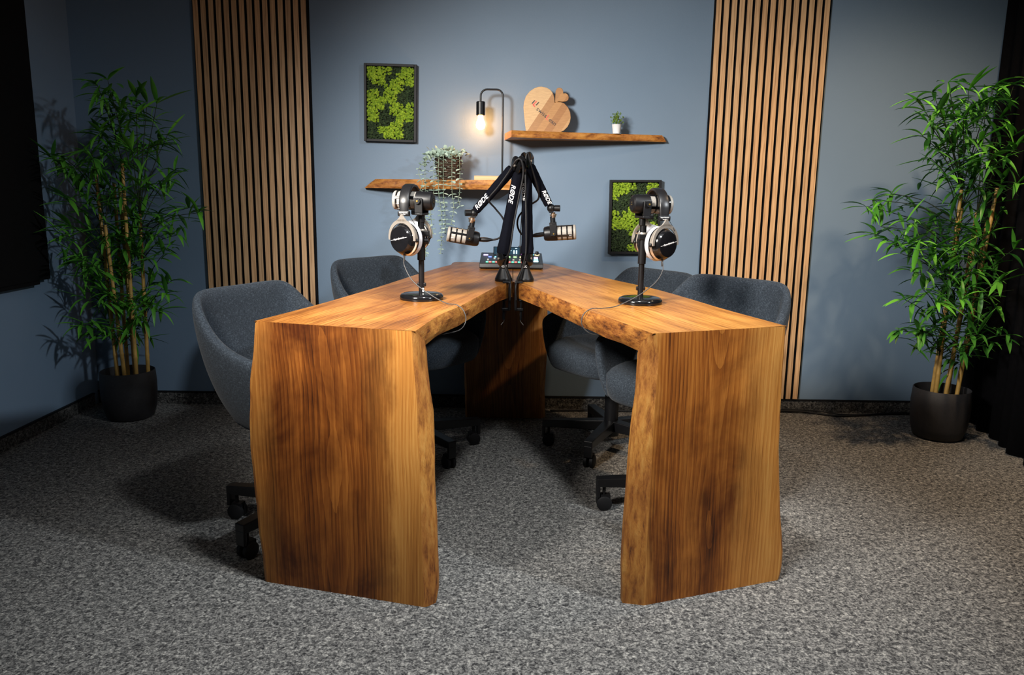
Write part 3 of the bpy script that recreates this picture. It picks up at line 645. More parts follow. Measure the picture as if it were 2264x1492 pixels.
for i in range(75):
    a = r3.uniform(0, 2*PI); rr = r3.uniform(0.01, 0.085); c = Vector((math.cos(a)*rr*1.1, math.sin(a)*rr*0.8-0.01, 0.118+0.025*r3.random()-0.2*max(0, rr-0.05)))
    if c.y > 0.10: continue
    m_ = round_leaf(0.019*r3.uniform(0.7, 1.1), 0.021, r3.uniform(-0.004, 0.006)); rot = Matrix.Rotation(a-PI/2+r3.uniform(-0.6, 0.6), 3, 'Z') @ Matrix.Rotation(r3.uniform(-0.5, 1.0), 3, 'X') @ Matrix.Rotation(r3.uniform(-0.6, 0.6), 3, 'Y')
    mb.add([rot @ Vector(v)+c for v in m_.v], m_.f)
tag(mb.build('crown_foliage', MT['euc'], t, smooth=True), kind='stuff')

# ------------------------------------------------------------------ moss pictures
r4 = random.Random(21)
def clump(seed):
    mb = MB(); rr = random.Random(seed)
    for i in range(34):
        a, d = rr.uniform(0, 2*PI), math.sqrt(rr.random())*0.0185; r = rr.uniform(0.0035, 0.0068)
        mb.ball((d*math.cos(a), -0.004-rr.random()*0.009*(1-d/0.028), d*math.sin(a)), r, 6, 4)
    return mb
cm = {k: [clump(10*j+s).mesh('moss_clump', MT[k]) for s in range(4)] for j, k in enumerate(('mossL', 'mossD'))}
pat1 = ["LLLLDDLL","LLLDDLLL","DLLDLLLL","DDDLLLDD","LLDLLDDD","LLLLLDDD","LLLDLLDL","LLDDLLLL","LLDDDLLL","DDDDLLDD","DDLLLLDD","DDDLLLDD"]
pat2 = ["LLLLDDLL","LLLDDDLL","LDDDDDDL","DDDDLDDD","DDDLLDDD","LDLLLLDD","LLLLLLDD","LLLLLLDL","DDDLLLLL","DDDDLLLL","DDDDLLLD","DDDLLLDD"]
def moss(cx, cz, pat, label, tiltz=0):
    t = thing('moss_picture', label, 'picture', (cx, YW, cz)); t.rotation_euler = (0, tiltz, 0)
    W, H_, D, F = 0.252, 0.362, 0.032, 0.012
    for (x, z, w_, h_) in ((-W/2+F/2, 0, F, H_), (W/2-F/2, 0, F, H_), (0, H_/2-F/2, W-2*F, F), (0, -H_/2+F/2, W-2*F, F)):
        MB().box((x, -D/2, z), (w_, D, h_)).build('frame_rail', MT['dframe'], t, bevel=0.0012)
    MB().box((0, -0.007, 0), (W-F, 0.010, H_-F)).build('backing_board', MT['mossD'], t)
    iw, ih = W-2*F, H_-2*F
    for j, row in enumerate(pat):
        for i, c in enumerate(row):
            me = cm['moss'+c][r4.randrange(4)]
            x = -iw/2+(i+0.5)*iw/8+r4.uniform(-0.004, 0.004); z = ih/2-(j+0.5)*ih/12+r4.uniform(-0.004, 0.004)
            x = max(-iw/2+0.0185, min(iw/2-0.0185, x)); z = max(-ih/2+0.0185, min(ih/2-0.0185, z))
            obj('moss_clump', me, t, True, 180, loc=(x, -0.010-(0.003 if c == 'L' else 0)-r4.random()*0.002, z), rot=(0, r4.uniform(0, 2*PI), 0))
moss(-0.6015, 1.516, pat1, 'framed green moss picture hanging above the tapered shelf tip', R_(0.9))
moss(0.598, 0.989, pat2, 'framed green moss picture hanging behind the desk microphone and headphones', R_(-0.6))
# ------------------------------------------------------------------ microphones
RY = Matrix.Rotation(PI/2, 3, 'Y')
def podmic(label, pivot, d, up, sgn, group):
    """dynamic microphone; local x = the way it points, yoke towards sgn*z"""
    t = thing('dynamic_microphone', label, 'microphone', pivot, 0, group); place(t, d, Vector(up).cross(Vector(d)), pivot)
    MB().lathe([(0.0,-0.042),(0.022,-0.042),(0.0275,-0.038),(0.0295,-0.028),(0.0305,0.0),(0.0305,0.012),(0.027,0.014)], n=32, rot=RY).build('body', MT['black'], t, smooth=True, angle=35)
    g = MB().lathe([(0.027,0.010),(0.0285,0.012),(0.0285,0.080),(0.027,0.083)], n=32, rot=RY).build('grille', MT['grille'], t, smooth=True, angle=35)
    MB().lathe([(0.0285,0.078),(0.0300,0.080),(0.0300,0.085),(0.027,0.088),(0.0,0.088)], n=32, rot=RY).build('front_cap', MT['grille'], t, smooth=True, angle=35)
    for x in (0.031, 0.053, 0.075):
        MB().lathe([(0.0283,x-0.0028),(0.0306,x-0.0022),(0.0306,x+0.0022),(0.0283,x+0.0028)], n=32, rot=RY).build('grille_ring', MT['gloss'], g, smooth=True, angle=35)
    for k in range(4):
        a = R_(20+90*k); rot = Matrix.Rotation(a, 3, 'X'); c = rot @ Vector((0.043, 0, 0.0295))
        MB().box(c, (0.066, 0.0085, 0.0022), rot).build('grille_bar', MT['gloss'], g)
    s = sgn; y0 = MB()
    for yy in (-0.0345, 0.0345):
        y0.add([(-0.014, yy-0.0022, -0.010*s), (0.012, yy-0.0022, -0.010*s), (0.010, yy-0.0022, 0.038*s), (-0.016, yy-0.0022, 0.038*s), (-0.014, yy+0.0022, -0.010*s), (0.012, yy+0.0022, -0.010*s), (0.010, yy+0.0022, 0.038*s), (-0.016, yy+0.0022, 0.038*s)], [(0,1,2,3),(4,7,6,5),(0,4,5,1),(1,5,6,2),(2,6,7,3),(3,7,4,0)])
    y0.box((-0.003, 0, 0.041*s), (0.026, 0.073, 0.007)).cyl((-0.003, 0, 0.040*s), (-0.003, 0, 0.068*s), 0.0105, n=20)
    yk = y0.build('yoke', MT['black'], t, smooth=True, angle=30, bevel=0.0015)
    for yy in (-1, 1):
        MB().cyl((0, 0.034*yy, 0), (0, 0.044*yy, 0), 0.0095, n=8).build('yoke_knob', MT['black'], yk, smooth=True, angle=30)
        MB().cyl((0, 0.0435*yy, 0), (0, 0.0455*yy, 0), 0.0030, n=10).build('screw_head', MT['gold'], yk, smooth=True, angle=30)
    rx = MB().cyl((-0.0425, 0, 0), (-0.0415, 0, 0), 0.0095, n=20).build('xlr_socket', MT['rubber'], t)
    for q in range(3):
        a = PI/2+q*2*PI/3; MB().cyl((-0.0432, 0.0045*math.cos(a), 0.0045*math.sin(a)), (-0.042, 0.0045*math.cos(a), 0.0045*math.sin(a)), 0.0013, n=8).build('pin', MT['gold'], rx)
    o = obj('lettering', text_mesh('RØDE', 0.0042, MT['white']), t)
    ysg = -1; place(o, (1, 0, 0) if Vector(d).x > 0 else (-1, 0, 0), (0, 0, 1), (0.066, 0.0297*(-1 if Vector(d).x > 0 else 1), -0.0105))
    rot = Matrix.Rotation(R_(20+90), 3, 'X')
    return t
G1, G2 = 'desk-stand microphones on the table', 'boom-arm microphones over the table'
# desk stands
def stand(x, y, label, sticker):
    t = thing('desk_mic_stand', label, 'stand', (x, y, ZT), 0, 'round-base desk microphone stands')
    MB().lathe([(0.0,0.0),(0.070,0.0),(0.0715,0.004),(0.0705,0.012),(0.067,0.017),(0.061,0.0195),(0.03,0.0215),(0.0,0.022)], n=56).build('round_base', MT['gloss'], t, smooth=True, angle=60)
    MB().cyl((0, 0, 0.02), (0, 0, 0.15), 0.0092).build('lower_pole', MT['black'], t, smooth=True)
    up = MB().lathe([(0.0,0.128),(0.0128,0.128),(0.0128,0.215),(0.0105,0.217),(0.0105,0.250),(0.0,0.250)], n=24).build('upper_pole', MT['black'], t, smooth=True, angle=30)
    MB().box((0.006, 0, 0.214), (0.040, 0.030, 0.018)).cyl((0.012, -0.02, 0.190), (0.026, -0.02, 0.190), 0.010, n=12).build('height_clamp', MT['black'], t, bevel=0.002)
    MB().lathe([(0.0,0.216),(0.0135,0.216),(0.0145,0.222),(0.0135,0.228),(0.0,0.228)], n=24).build('lock_ring', MT['silver'], t, smooth=True, angle=30)
    MB().box((0, 0, 0.048), (0.029, 0.012, 0.012)).build('cable_clip', MT['black'], t, bevel=0.002)
    if sticker: MB().box((0.006, -0.0078, 0.031), (0.005, 0.002, 0.013)).build('sticker', MT['white'], t)
    return t
stand(-0.298, 2.531, 'black round-base desk microphone stand with a white sticker on its pole', True)
stand(0.414, 2.506, 'black round-base desk microphone stand without sticker, near the golden slab leg', False)
podmic('black microphone under headphones on the stand with a white sticker', (-0.298, 2.531, 1.072), (-0.985, 0.17, 0.02), (0, 0, 1), -1, G1)
podmic('black microphone under headphones on the stand without sticker', (0.414, 2.506, 1.072), (0.976, 0.216, -0.02), (0, 0, 1), -1, G1)

# ------------------------------------------------------------------ headphones
def headphones(label, loc, p, swivel, cable):
    t = thing('headphones', label, 'headphones', loc, math.atan2(p[1], p[0]), 'headphones hung over the desk microphones')
    # padded band
    mb = MB(); n = 30; K = 12
    for i in range(n+1):
        a = PI*i/n; c, s = math.cos(a), math.sin(a); q = Vector((0.072*c, 0, -0.060+0.060*s)); out = Vector((c, 0, s))
        if i == 0: q.z -= 0.016
        if i == n: q.z -= 0.016
        hw = 0.0165 if 0 < i < n else 0.0145; th = 0.0055
        for k in range(K):
            g = 2*PI*k/K; cy, cz = math.cos(g), math.sin(g)
            mb.v.append(tuple(q+out*(th*math.copysign(abs(cz)**0.7, cz)+0.004)+Vector((0, hw*math.copysign(abs(cy)**0.4, cy), 0))))
    mb.f = [(i*K+k, i*K+(k+1) % K, (i+1)*K+(k+1) % K, (i+1)*K+k) for i in range(n) for k in range(K)]+[tuple(range(K)), tuple(n*K+k for k in range(K))]; mb.m = [0]*len(mb.f)
    mb.build('headband', MT['leather'], t, smooth=True, angle=60)
    for sg in (1, -1):
        b = MB().box((0.076*sg, 0, -0.084), (0.014, 0.039, 0.017)).build('slider_end', MT['black'], t, bevel=0.004)
        o = obj('lettering', text_mesh('beyerdynamic', 0.0050, MT['white']), b); place(o, (0, sg, 0), (0, 0, 1), (0.0834*sg, 0, -0.0815))
        o = obj('lettering', text_mesh('250 OHM', 0.0032, MT['white']), b); place(o, (0, sg, 0), (0, 0, 1), (0.0834*sg, 0, -0.0875))
        cz = -0.164; yaw = swivel
        # silver fork: stem and half ring
        mb = MB(); nn = 26
        rows = []
        for i in range(nn+1):
            a = PI*(-0.02+1.04*i/nn); e = abs(i/nn-0.5)*2; wd = 0.0105-0.0045*e**2; r0 = 0.0440; 
            for (rr, xx) in ((r0, -0.0022), (r0+wd, -0.0022), (r0+wd, 0.0022), (r0, 0.0022)):
                mb.v.append((xx*sg, rr*math.cos(a), rr*math.sin(a)))
        mb.f = [(i*4+k, i*4+(k+1) % 4, (i+1)*4+(k+1) % 4, (i+1)*4+k) for i in range(nn) for k in range(4)]+[(0, 1, 2, 3), (nn*4, nn*4+1, nn*4+2, nn*4+3)]; mb.m = [0]*len(mb.f)
        vs = [(xx*sg, yy, zz) for xx in (-0.0022, 0.0022) for (yy, zz) in ((-0.0050, 0.077), (0.0050, 0.077), (0.0055, 0.062), (0.020, 0.0485), (-0.020, 0.0485), (-0.0055, 0.062))]
        mb.add(vs, [(0,1,2,3,4,5), (11,10,9,8,7,6)]+[(k, (k+1) % 6, 6+(k+1) % 6, 6+k) for k in range(6)])
        mb.v = [(v[0], v[1]*1.15, v[2]*1.15 if v[2] < 0.076 else v[2]) for v in mb.v]
        fk = mb.build('silver_fork', MT['silver'], t, smooth=True, angle=30, loc=((0.078+0.009)*sg, -0.004*(1 if yaw < 0 else -1)*sg, cz), rot=(0, 0, yaw))
        rot = RY if sg > 0 else Matrix.Rotation(-PI/2, 3, 'Y')
        cup = MB().lathe([(0.0,0.021),(0.030,0.021),(0.034,0.0195),(0.0365,0.016),(0.0395,0.010),(0.0425,-0.002),(0.0455,-0.006),(0.0455,-0.012),(0.040,-0.014),(0.0,-0.014)], n=48, rot=rot).build('ear_cup', MT['gloss'], t, smooth=True, angle=30, loc=(0.078*sg, 0, cz), rot=(0, 0, yaw)); cup.scale = (1.12, 1.15, 1.15)
        MB().lathe([(0.0425,-0.0015),(0.0462,-0.0035),(0.0462,-0.0065),(0.0425,-0.0080)], n=48, rot=rot).build('trim_ring', MT['silver'], cup, smooth=True, angle=30)
        prof = [(0.0385+0.0095*math.cos(a), -0.0205+0.0085*math.sin(a)) for a in [2*PI*k/14 for k in range(14)]]
        pad = MB().lathe(prof, n=60, rot=rot, closed=True).build('ear_pad', MT['velour'], cup, smooth=True, angle=180)
        for yy in (-1, 1): MB().ball((-0.001*sg, 0.0475*yy, -0.002), 0.0055, 10, 6).build('pivot', MT['black'], cup, smooth=True)
        o = obj('lettering', text_mesh('beyerdynamic', 0.0070, MT['white'], shear=0.3), cup); an_ = R_(11); place(o, (0, math.cos(an_)*sg, math.sin(an_)), (0, -math.sin(an_)*sg, math.cos(an_)), (0.0213*sg, 0, 0.002))
        ln = MB().box((0, 0, 0), (0.0004, 0.012, 0.0009)); lm = ln.mesh('print_line', MT['white'])
        for q in (-1, 1): obj('print_line', lm, cup, loc=(0.0212*sg, 0.0245*q, 0.0015+0.0046*q), rot=(an_*sg, 0, 0))
        MB().tube(smooth_path([(0.074*sg, 0.017, -0.090), (0.075*sg, 0.028, -0.106), (0.074*sg, 0.038, -0.124)], 5), 0.0009, 6).build('bridge_wire', MT['cable'], t, smooth=True)
    inv = t.matrix_basis.inverted()
    mb = MB().tube([inv @ Vector(c) for c in smooth_path(cable, 8)], 0.0016, 8)
    c0 = inv @ Vector(cable[0]); mb.cyl(c0+Vector((0, 0, 0.004)), c0-Vector((0, 0, 0.018)), 0.0036, 0.0022, 10)
    mb.build('cable', MT['gcable'], t, smooth=True, angle=60)
    return t
headphones('black headphones with a grey cable draped over the dark streaked board', (-0.334, 2.553, 1.117), (-0.15, -0.988), R_(-28),
   [(-0.346, 2.476, 0.901), (-0.345, 2.470, 0.870), (-0.315, 2.450, 0.822), (-0.255, 2.425, 0.782), (-0.205, 2.395, 0.7615), (-0.172, 2.372, 0.7605), (-0.150, 2.36, 0.745), (-0.142, 2.352, 0.715), (-0.160, 2.34, 0.688), (-0.21, 2.335, 0.675), (-0.25, 2.335, 0.668)])
headphones('black headphones with a grey cable draped over the lighter golden board', (0.456, 2.528, 1.114), (0.17, -0.985), R_(27),
   [(0.469, 2.451, 0.898), (0.470, 2.436, 0.872), (0.448, 2.425, 0.834), (0.395, 2.405, 0.795), (0.325, 2.375, 0.7645), (0.275, 2.345, 0.7600), (0.238, 2.330, 0.7600), (0.214, 2.322, 0.742), (0.211, 2.318, 0.712), (0.235, 2.315, 0.688), (0.285, 2.32, 0.676), (0.32, 2.32, 0.670)])

# ------------------------------------------------------------------ boom arms
def sleeve(p, q, r0, r1, bag):
    p, q = Vector(p), Vector(q); n = 16; pts = [p.lerp(q, i/n) for i in range(n+1)]
    rs = [(r0+(r1-r0)*i/n)*(1+bag*math.exp(-((i/n-0.04)/0.10)**2))*(1+0.02*math.sin(i*2.1)) for i in range(n+1)]
    rs[0] *= 0.90; rs[-1] *= 0.93
    return MB().tube(pts, rs, 20)
def arm_text(t, p, q, u, r, size, flip, off=0.0):
    p, q = Vector(p), Vector(q); ax = (q-p).normalized()*(-1 if flip else 1); c = p.lerp(q, u); view = (Vector((0, 0, CAM_H))-c).normalized()
    nn = (view-ax*view.dot(ax)).normalized(); y = nn.cross(ax); nn = (nn*math.cos(off)+y*math.sin(off)).normalized(); y = nn.cross(ax)
    o = obj('lettering', text_mesh('RØDE', size, MT['white'], shear=0.25, bold=0.00035), t); place(o, ax, y, c+nn*(r+0.0012)); return o
def boom(label, B, J, E, U, T, axis, side, tx, strap):
    t = thing('boom_arm', label, 'boom arm', (0, 0, 0), 0, 'black boom arms clamped at the table joint'); t.location = B
    b = Vector(B); R = lambda v: Vector(v)-b
    MB().lathe([(0.0,0.0),(0.0335,0.0),(0.0345,0.002),(0.0345,0.011),(0.033,0.014),(0.0155,0.052),(0.0,0.052)], n=40).build('cone_base', MT['black'], t, smooth=True, angle=30)
    st = MB().lathe([(0.0,0.050),(0.0165,0.050),(0.0172,0.054),(0.0172,0.066),(0.0160,0.069),(0.0,0.069)], n=28).build('velcro_strap', MT['rubber'], t, smooth=True, angle=30)
    o = obj('lettering', text_mesh(strap, 0.0120, MT['white'], bold=0.0004), st); place(o, (1, 0.12*side, 0), (0, 0, 1), (0.002*side, -0.0176, 0.060))
    ax = Vector(axis).normalized()
    def joint(nm, c, r, w_):
        c = R(c); j = MB()
        rot = ax.to_track_quat('Z', 'Y').to_matrix()
        for o_ in (-1, 1): j.lathe([(0.0,-0.004),(r*0.8,-0.004),(r,-0.001),(r,0.002),(r*0.8,0.005),(0,0.006)], c+ax*w_*o_, 26, rot)
        j.cyl(c-ax*w_, c+ax*w_, r*0.55, n=18)
        jo = j.build(nm, MT['gloss'], t, smooth=True, angle=40)
        k = -1 if ax.y > 0 else 1
        MB().cyl(c+ax*k*(w_+0.005), c+ax*k*(w_+0.0078), 0.0045, n=12).build('bolt', MT['silver'], jo, smooth=True, angle=30)
    MB().cyl(R((B[0], B[1], B[2]+0.066)), R(J), 0.012).build('swivel_post', MT['black'], t, smooth=True)
    joint('lower_joint', J, 0.030, 0.012); joint('elbow_joint', E, 0.036, 0.012)
    J2 = Vector(J).lerp(Vector(U[0]), 0.03)
    s1 = sleeve(R(J)+Vector((0, 0, 0.018)), R(U[0]), 0.0235, 0.0195, 0.10).build('lower_sleeve', MT['sleeve'], t, smooth=True, angle=60)
    s2 = sleeve(R(U[1]), R(T), 0.0215, 0.0175, 0.0).build('upper_sleeve', MT['sleeve'], t, smooth=True, angle=60)
    arm_text(t, R(J)+Vector((0, 0, 0.018)), R(U[0]), 0.74, 0.0205, 0.026, True, tx[0]); 
    return t, R
# helper because lettering is parented in the boom's frame
def arm_text(t, p, q, u, r, size, flip, off=0.0):
    b = Vector(t.location); p, q = Vector(p), Vector(q); ax = (q-p).normalized()*(-1 if flip else 1); c = p.lerp(q, u); view = (Vector((0, 0, CAM_H))-(c+b)).normalized()
    nn = (view-ax*view.dot(ax)).normalized(); y = nn.cross(ax); nn = (nn*math.cos(off)+y*math.sin(off)).normalized(); y = nn.cross(ax)
    o = obj('lettering', text_mesh('RØDE', size, MT['white'], shear=0.25, bold=0.00035), t); place(o, ax, y, c+nn*(r+0.0012)); return o
def boom_tip(t, R, T, knob, nut0, nut1):
    c = R(T); ax = Vector(knob).normalized()
    MB().ball(c, 0.017, 16, 10).box(c+Vector((0, 0, -0.006)), (0.016, 0.024, 0.026)).build('tip_joint', MT['black'], t, smooth=True, angle=60)
    k = MB().cyl(c+ax*0.014, c+ax*0.036, 0.0125, n=16).build('tip_knob', MT['black'], t, smooth=True, angle=30)
    MB().cyl(c+ax*0.0125, c+ax*0.0145, 0.0055, n=12).build('knob_washer', MT['gold'], k)
    a, b_ = R(nut0), R(nut1); d = (b_-a)
    MB().cyl(a, a+d*0.45, 0.009, n=18).cyl(a+d*0.40, a+d*0.62, 0.0145, n=24).cyl(a+d*0.62, a+d, 0.0105, n=18).build('thread_nut', MT['chrome'], t, smooth=True, angle=30)
t, R = boom('black boom arm reaching towards the eucalyptus, its elbow in front', (-0.037, 3.085, ZT), (-0.042, 3.082, 0.846), (0.016, 3.075, 1.205), ((0.014, 3.078, 1.178), (-0.008, 3.082, 1.192)), (-0.150, 3.125, 1.030), (0.88, 0.47, 0.06), 1, (-0.35,), 'CK!')
arm_text(t, R((-0.008, 3.082, 1.192)), R((-0.150, 3.125, 1.030)), 0.80, 0.0185, 0.026, True, 0.25)
boom_tip(t, R, (-0.158, 3.128, 1.020), (-1, -0.25, 0.0), (-0.162, 3.13, 1.006), (-0.170, 3.135, 0.984))
t2, R2 = boom('black boom arm reaching towards the moss picture, its elbow behind', (0.049, 3.088, ZT), (0.056, 3.088, 0.846), (0.050, 3.150, 1.224), ((0.050, 3.140, 1.190), (0.060, 3.152, 1.205)), (0.140, 3.165, 1.055), (0.88, -0.47, 0.06), -1, (-0.75,), 'LK')
arm_text(t2, R2((0.060, 3.152, 1.205)), R2((0.140, 3.165, 1.055)), 0.80, 0.0185, 0.022, False, 0.30)
boom_tip(t2, R2, (0.150, 3.168, 1.042), (1, -0.15, 0.0), (0.158, 3.172, 1.026), (0.160, 3.174, 1.006))
podmic('black microphone hanging from the boom arm by the eucalyptus', (-0.178, 3.138, 0.922), (-0.982, -0.10, 0.165), (0.16, 0, 0.99), 1, G2)
podmic('black microphone hanging from the boom arm by the moss picture', (0.165, 3.175, 0.942), (0.985, -0.10, 0.075), (-0.05, 0, 1), 1, G2)
# clamps hang in the gap between the boards
for sx_, lab in ((-1, 'black screw clamp gripping the dark streaked board at the joint'), (1, 'black screw clamp gripping the lighter golden board at the joint')):
    t = thing('table_clamp', lab, 'clamp', (0.012*sx_, 3.012, 0.66), 0, 'screw clamps at the table joint')
    MB().box((0, 0, 0.045), (0.010, 0.016, 0.110)).box((0.012*sx_, 0.016, 0.0985), (0.030, 0.040, 0.007)).box((0.014*sx_, 0.012, -0.008), (0.034, 0.026, 0.010)).build('clamp_bracket', MT['black'], t, bevel=0.002)
    MB().cyl((0.022*sx_, 0.012, -0.05), (0.022*sx_, 0.012, 0.026), 0.005, n=12).build('clamp_screw', MT['blackm'], t, smooth=True)
    MB().cyl((0.022*sx_, 0.012, 0.026), (0.022*sx_, 0.012, 0.0335), 0.013, n=18).build('clamp_pad', MT['rubber'], t, smooth=True, angle=30)
# hanging cord ends under the joint
for sx_, lab in ((-1, 'thin pale cord end dangling below the clamp on the dark streaked board'), (1, 'thin pale cord end dangling below the clamp on the lighter golden board')):
    t = thing('cord_end', lab, 'cord', (0.030*sx_, 3.03, 0.60))
    MB().tube(smooth_path([(0.004*sx_, 0.004, 0.094), (0.002*sx_, 0, 0.06), (0.0, 0, 0.03), (0.003*sx_, 0, 0.0)], 5), 0.0012, 6).build('strand', MT['string'], t, smooth=True)
    MB().tube([(0.003*sx_, 0, 0.002), (0.014*sx_, 0, -0.012)], 0.0011, 6).build('frayed_tip', MT['string'], t)
# microphone cables
def cable(label, pts, r=0.0038, plug=None):
    b0 = Vector(pts[0]); t = thing('microphone_cable', label, 'cable', b0)
    MB().tube([Vector(p)-b0 for p in smooth_path(pts, 8)], r, 8).build('cable_run', MT['cable'], t, smooth=True, angle=60)
    if plug:
        a, b_ = Vector(plug[0])-b0, Vector(plug[1])-b0; d = b_-a
        MB().tube([a, a+d*0.30, a+d*0.55, a+d*0.8, b_], [0.0085, 0.0095, 0.0090, 0.006, 0.0035], 16).build('xlr_plug', MT['black'], t, smooth=True, angle=40)
cable('black cable looping from the eucalyptus-side boom microphone up along its arm', [(-0.082, 3.136, 0.914), (-0.058, 3.125, 0.922), (-0.040, 3.12, 0.942), (-0.033, 3.12, 0.975), (-0.046, 3.12, 1.006), (-0.074, 3.115, 1.040), (-0.098, 3.080, 1.075), (-0.064, 3.066, 1.12), (-0.024, 3.052, 1.175), (0.006, 3.034, 1.222), (0.026, 3.030, 1.222), (0.034, 3.036, 1.17), (0.018, 3.040, 1.08), (0.000, 3.040, 0.98), (-0.012, 3.040, 0.89), (-0.030, 3.060, 0.830), (-0.028, 3.055, 0.808), (-0.014, 3.030, 0.775), (-0.008, 3.002, 0.745), (-0.010, 2.998, 0.69)], plug=((-0.136, 3.142, 0.915), (-0.080, 3.137, 0.914)))
cable('black cable looping from the picture-side boom microphone up along its arm', [(0.064, 3.170, 0.928), (0.035, 3.168, 0.935), (0.016, 3.165, 0.97), (0.022, 3.16, 1.01), (0.060, 3.158, 1.050), (0.098, 3.150, 1.080), (0.090, 3.115, 1.13), (0.066, 3.095, 1.20), (0.052, 3.085, 1.250), (0.044, 3.082, 1.235), (0.043, 3.080, 1.18), (0.046, 3.078, 1.08), (0.049, 3.064, 0.98), (0.050, 3.056, 0.88), (0.042, 3.058, 0.830), (0.036, 3.056, 0.808), (0.022, 3.030, 0.775), (0.012, 3.002, 0.745), (0.014, 2.998, 0.69)], plug=((0.124, 3.175, 0.938), (0.066, 3.171, 0.929)))
t = thing('jack_cable', 'black jack cable rising from the back of the audio mixer', 'cable', (0.033, 3.79, 0.80))
MB().tube(smooth_path([(0, 0, 0.045), (0.002, -0.01, 0.12), (0.006, -0.05, 0.22), (0.012, -0.12, 0.30)], 6), 0.0024, 8).build('cable_run', MT['cable'], t, smooth=True)
MB().lathe([(0.0,0.0),(0.0085,0.0),(0.0085,0.040),(0.006,0.048),(0.0,0.049)], n=18).build('jack_plug', MT['black'], t, smooth=True, angle=40)

# ------------------------------------------------------------------ audio mixer
t = thing('audio_mixer', 'black podcast mixer with glowing coloured keys at the table joint', 'mixer', (-0.008, 3.56, ZT))
W = 0.292
def slope(y): return 0.028+0.032*(y/0.215)
sec = [(0.0, 0.004), (-0.004, 0.010), (0.0, 0.024), (0.004, 0.028), (0.213, 0.060), (0.217, 0.056), (0.217, 0.004)]
mb = MB(); vs = [(sx_*W/2, y, z) for sx_ in (-1, 1) for (y, z) in sec]; K = 7
mb.add(vs, [tuple(range(K)), tuple(range(2*K-1, K-1, -1))]+[(k, (k+1) % K, K+(k+1) % K, K+k) for k in range(K)])
mb.build('mixer_body', MT['mixer'], t, bevel=0.003)
for (fx, fy) in ((-0.12, 0.02), (0.12, 0.02), (-0.12, 0.20), (0.12, 0.20)): MB().cyl((fx, fy, 0), (fx, fy, 0.006), 0.008, n=12).build('rubber_foot', MT['rubber'], t)
TL = math.atan2(0.032, 0.209); rotm = Matrix.Rotation(TL, 3, 'X')
def on_face(x, y, dims, mat, name, lift=0.0, parent=None, n=0):
    z = slope(y-0.004)
    o = MB().box((0, 0, 0), dims).build(name, mat, t, loc=(x, y, z+dims[2]/2-0.0006+lift), rot=(TL, 0, 0), bevel=min(dims)*0.3)
    return o
top_cols = ['blue', 'sky', 'aqua', 'lime', 'lime', 'amber']
for i in range(6):
    x = -0.104+i*0.0295
    on_face(x+0.003, 0.120, (0.015, 0.012, 0.004), MT['g_'+top_cols[i]], 'channel_key')
    on_face(x-0.004, 0.072, (0.002, 0.068, 0.0012), MT['rubber'], 'fader_slot')
    on_face(x-0.004, 0.058+0.024*(i == 1)+0.012*(i == 3), (0.0095, 0.013, 0.008), MT['cap'], 'fader_cap')
    on_face(x-0.0075, 0.022, (0.0115, 0.009, 0.004), MT['g_green'], 'green_key'); on_face(x+0.0065, 0.022, (0.0115, 0.009, 0.004), MT['g_rosered'], 'red_key')
sp_ = on_face(0.111, 0.070, (0.036, 0.105, 0.003), MT['rubber'], 'pad_bank')
for j, c in enumerate(('violet', 'violet', 'cyan', 'cyan', 'ice')):
    o = MB().box((0, 0, 0), (0.027, 0.0165, 0.003)).build('glowing_pad', MT['g_'+c], sp_, loc=(0, 0.038-j*0.019, 0.0018), bevel=0.0008)
s = MB().box((0, 0, 0), (0.130, 0.006, 0.056)).build('display', MT['gloss'], t, loc=(-0.022, 0.190, 0.066), rot=(R_(-38), 0, 0), bevel=0.002)
MB().box((0, -0.0034, 0), (0.122, 0.0006, 0.048)).build('screen', MT['scr'], s)
for (x, z, w_, h_) in ((-0.040, 0.018, 0.010, 0.004), (-0.028, 0.018, 0.012, 0.002), (0.044, 0.017, 0.010, 0.003), (-0.034, 0.004, 0.005, 0.003), (0.020, 0.004, 0.004, 0.003), (0.034, -0.004, 0.006, 0.020), (0.046, -0.004, 0.006, 0.020), (-0.045, -0.010, 0.006, 0.003), (-0.034, -0.010, 0.006, 0.003)):
    MB().box((x, -0.0040, z), (w_, 0.0006, h_)).build('screen_glyph', MT['scrw'], s)
for (x, c) in ((0.058, 'magenta'), (0.077, 'violet'), (0.096, 'sky'), (0.122, 'amber')):
    k = MB().lathe([(0.0,0.0),(0.0085,0.0),(0.0080,0.014),(0.0070,0.0155),(0.0,0.016)], n=20).build('dial', MT['black'], t, smooth=True, angle=40, loc=(x, 0.172, slope(0.17)+0.002), rot=(TL, 0, 0))
    MB().lathe([(0.0085,-0.0015),(0.0112,-0.0015),(0.0112,0.0010),(0.0085,0.0010)], n=24, closed=True).build('light_ring', MT['g_'+c], k)
on_face(-0.122, 0.158, (0.022, 0.014, 0.004), MT['g_violet'], 'record_key')

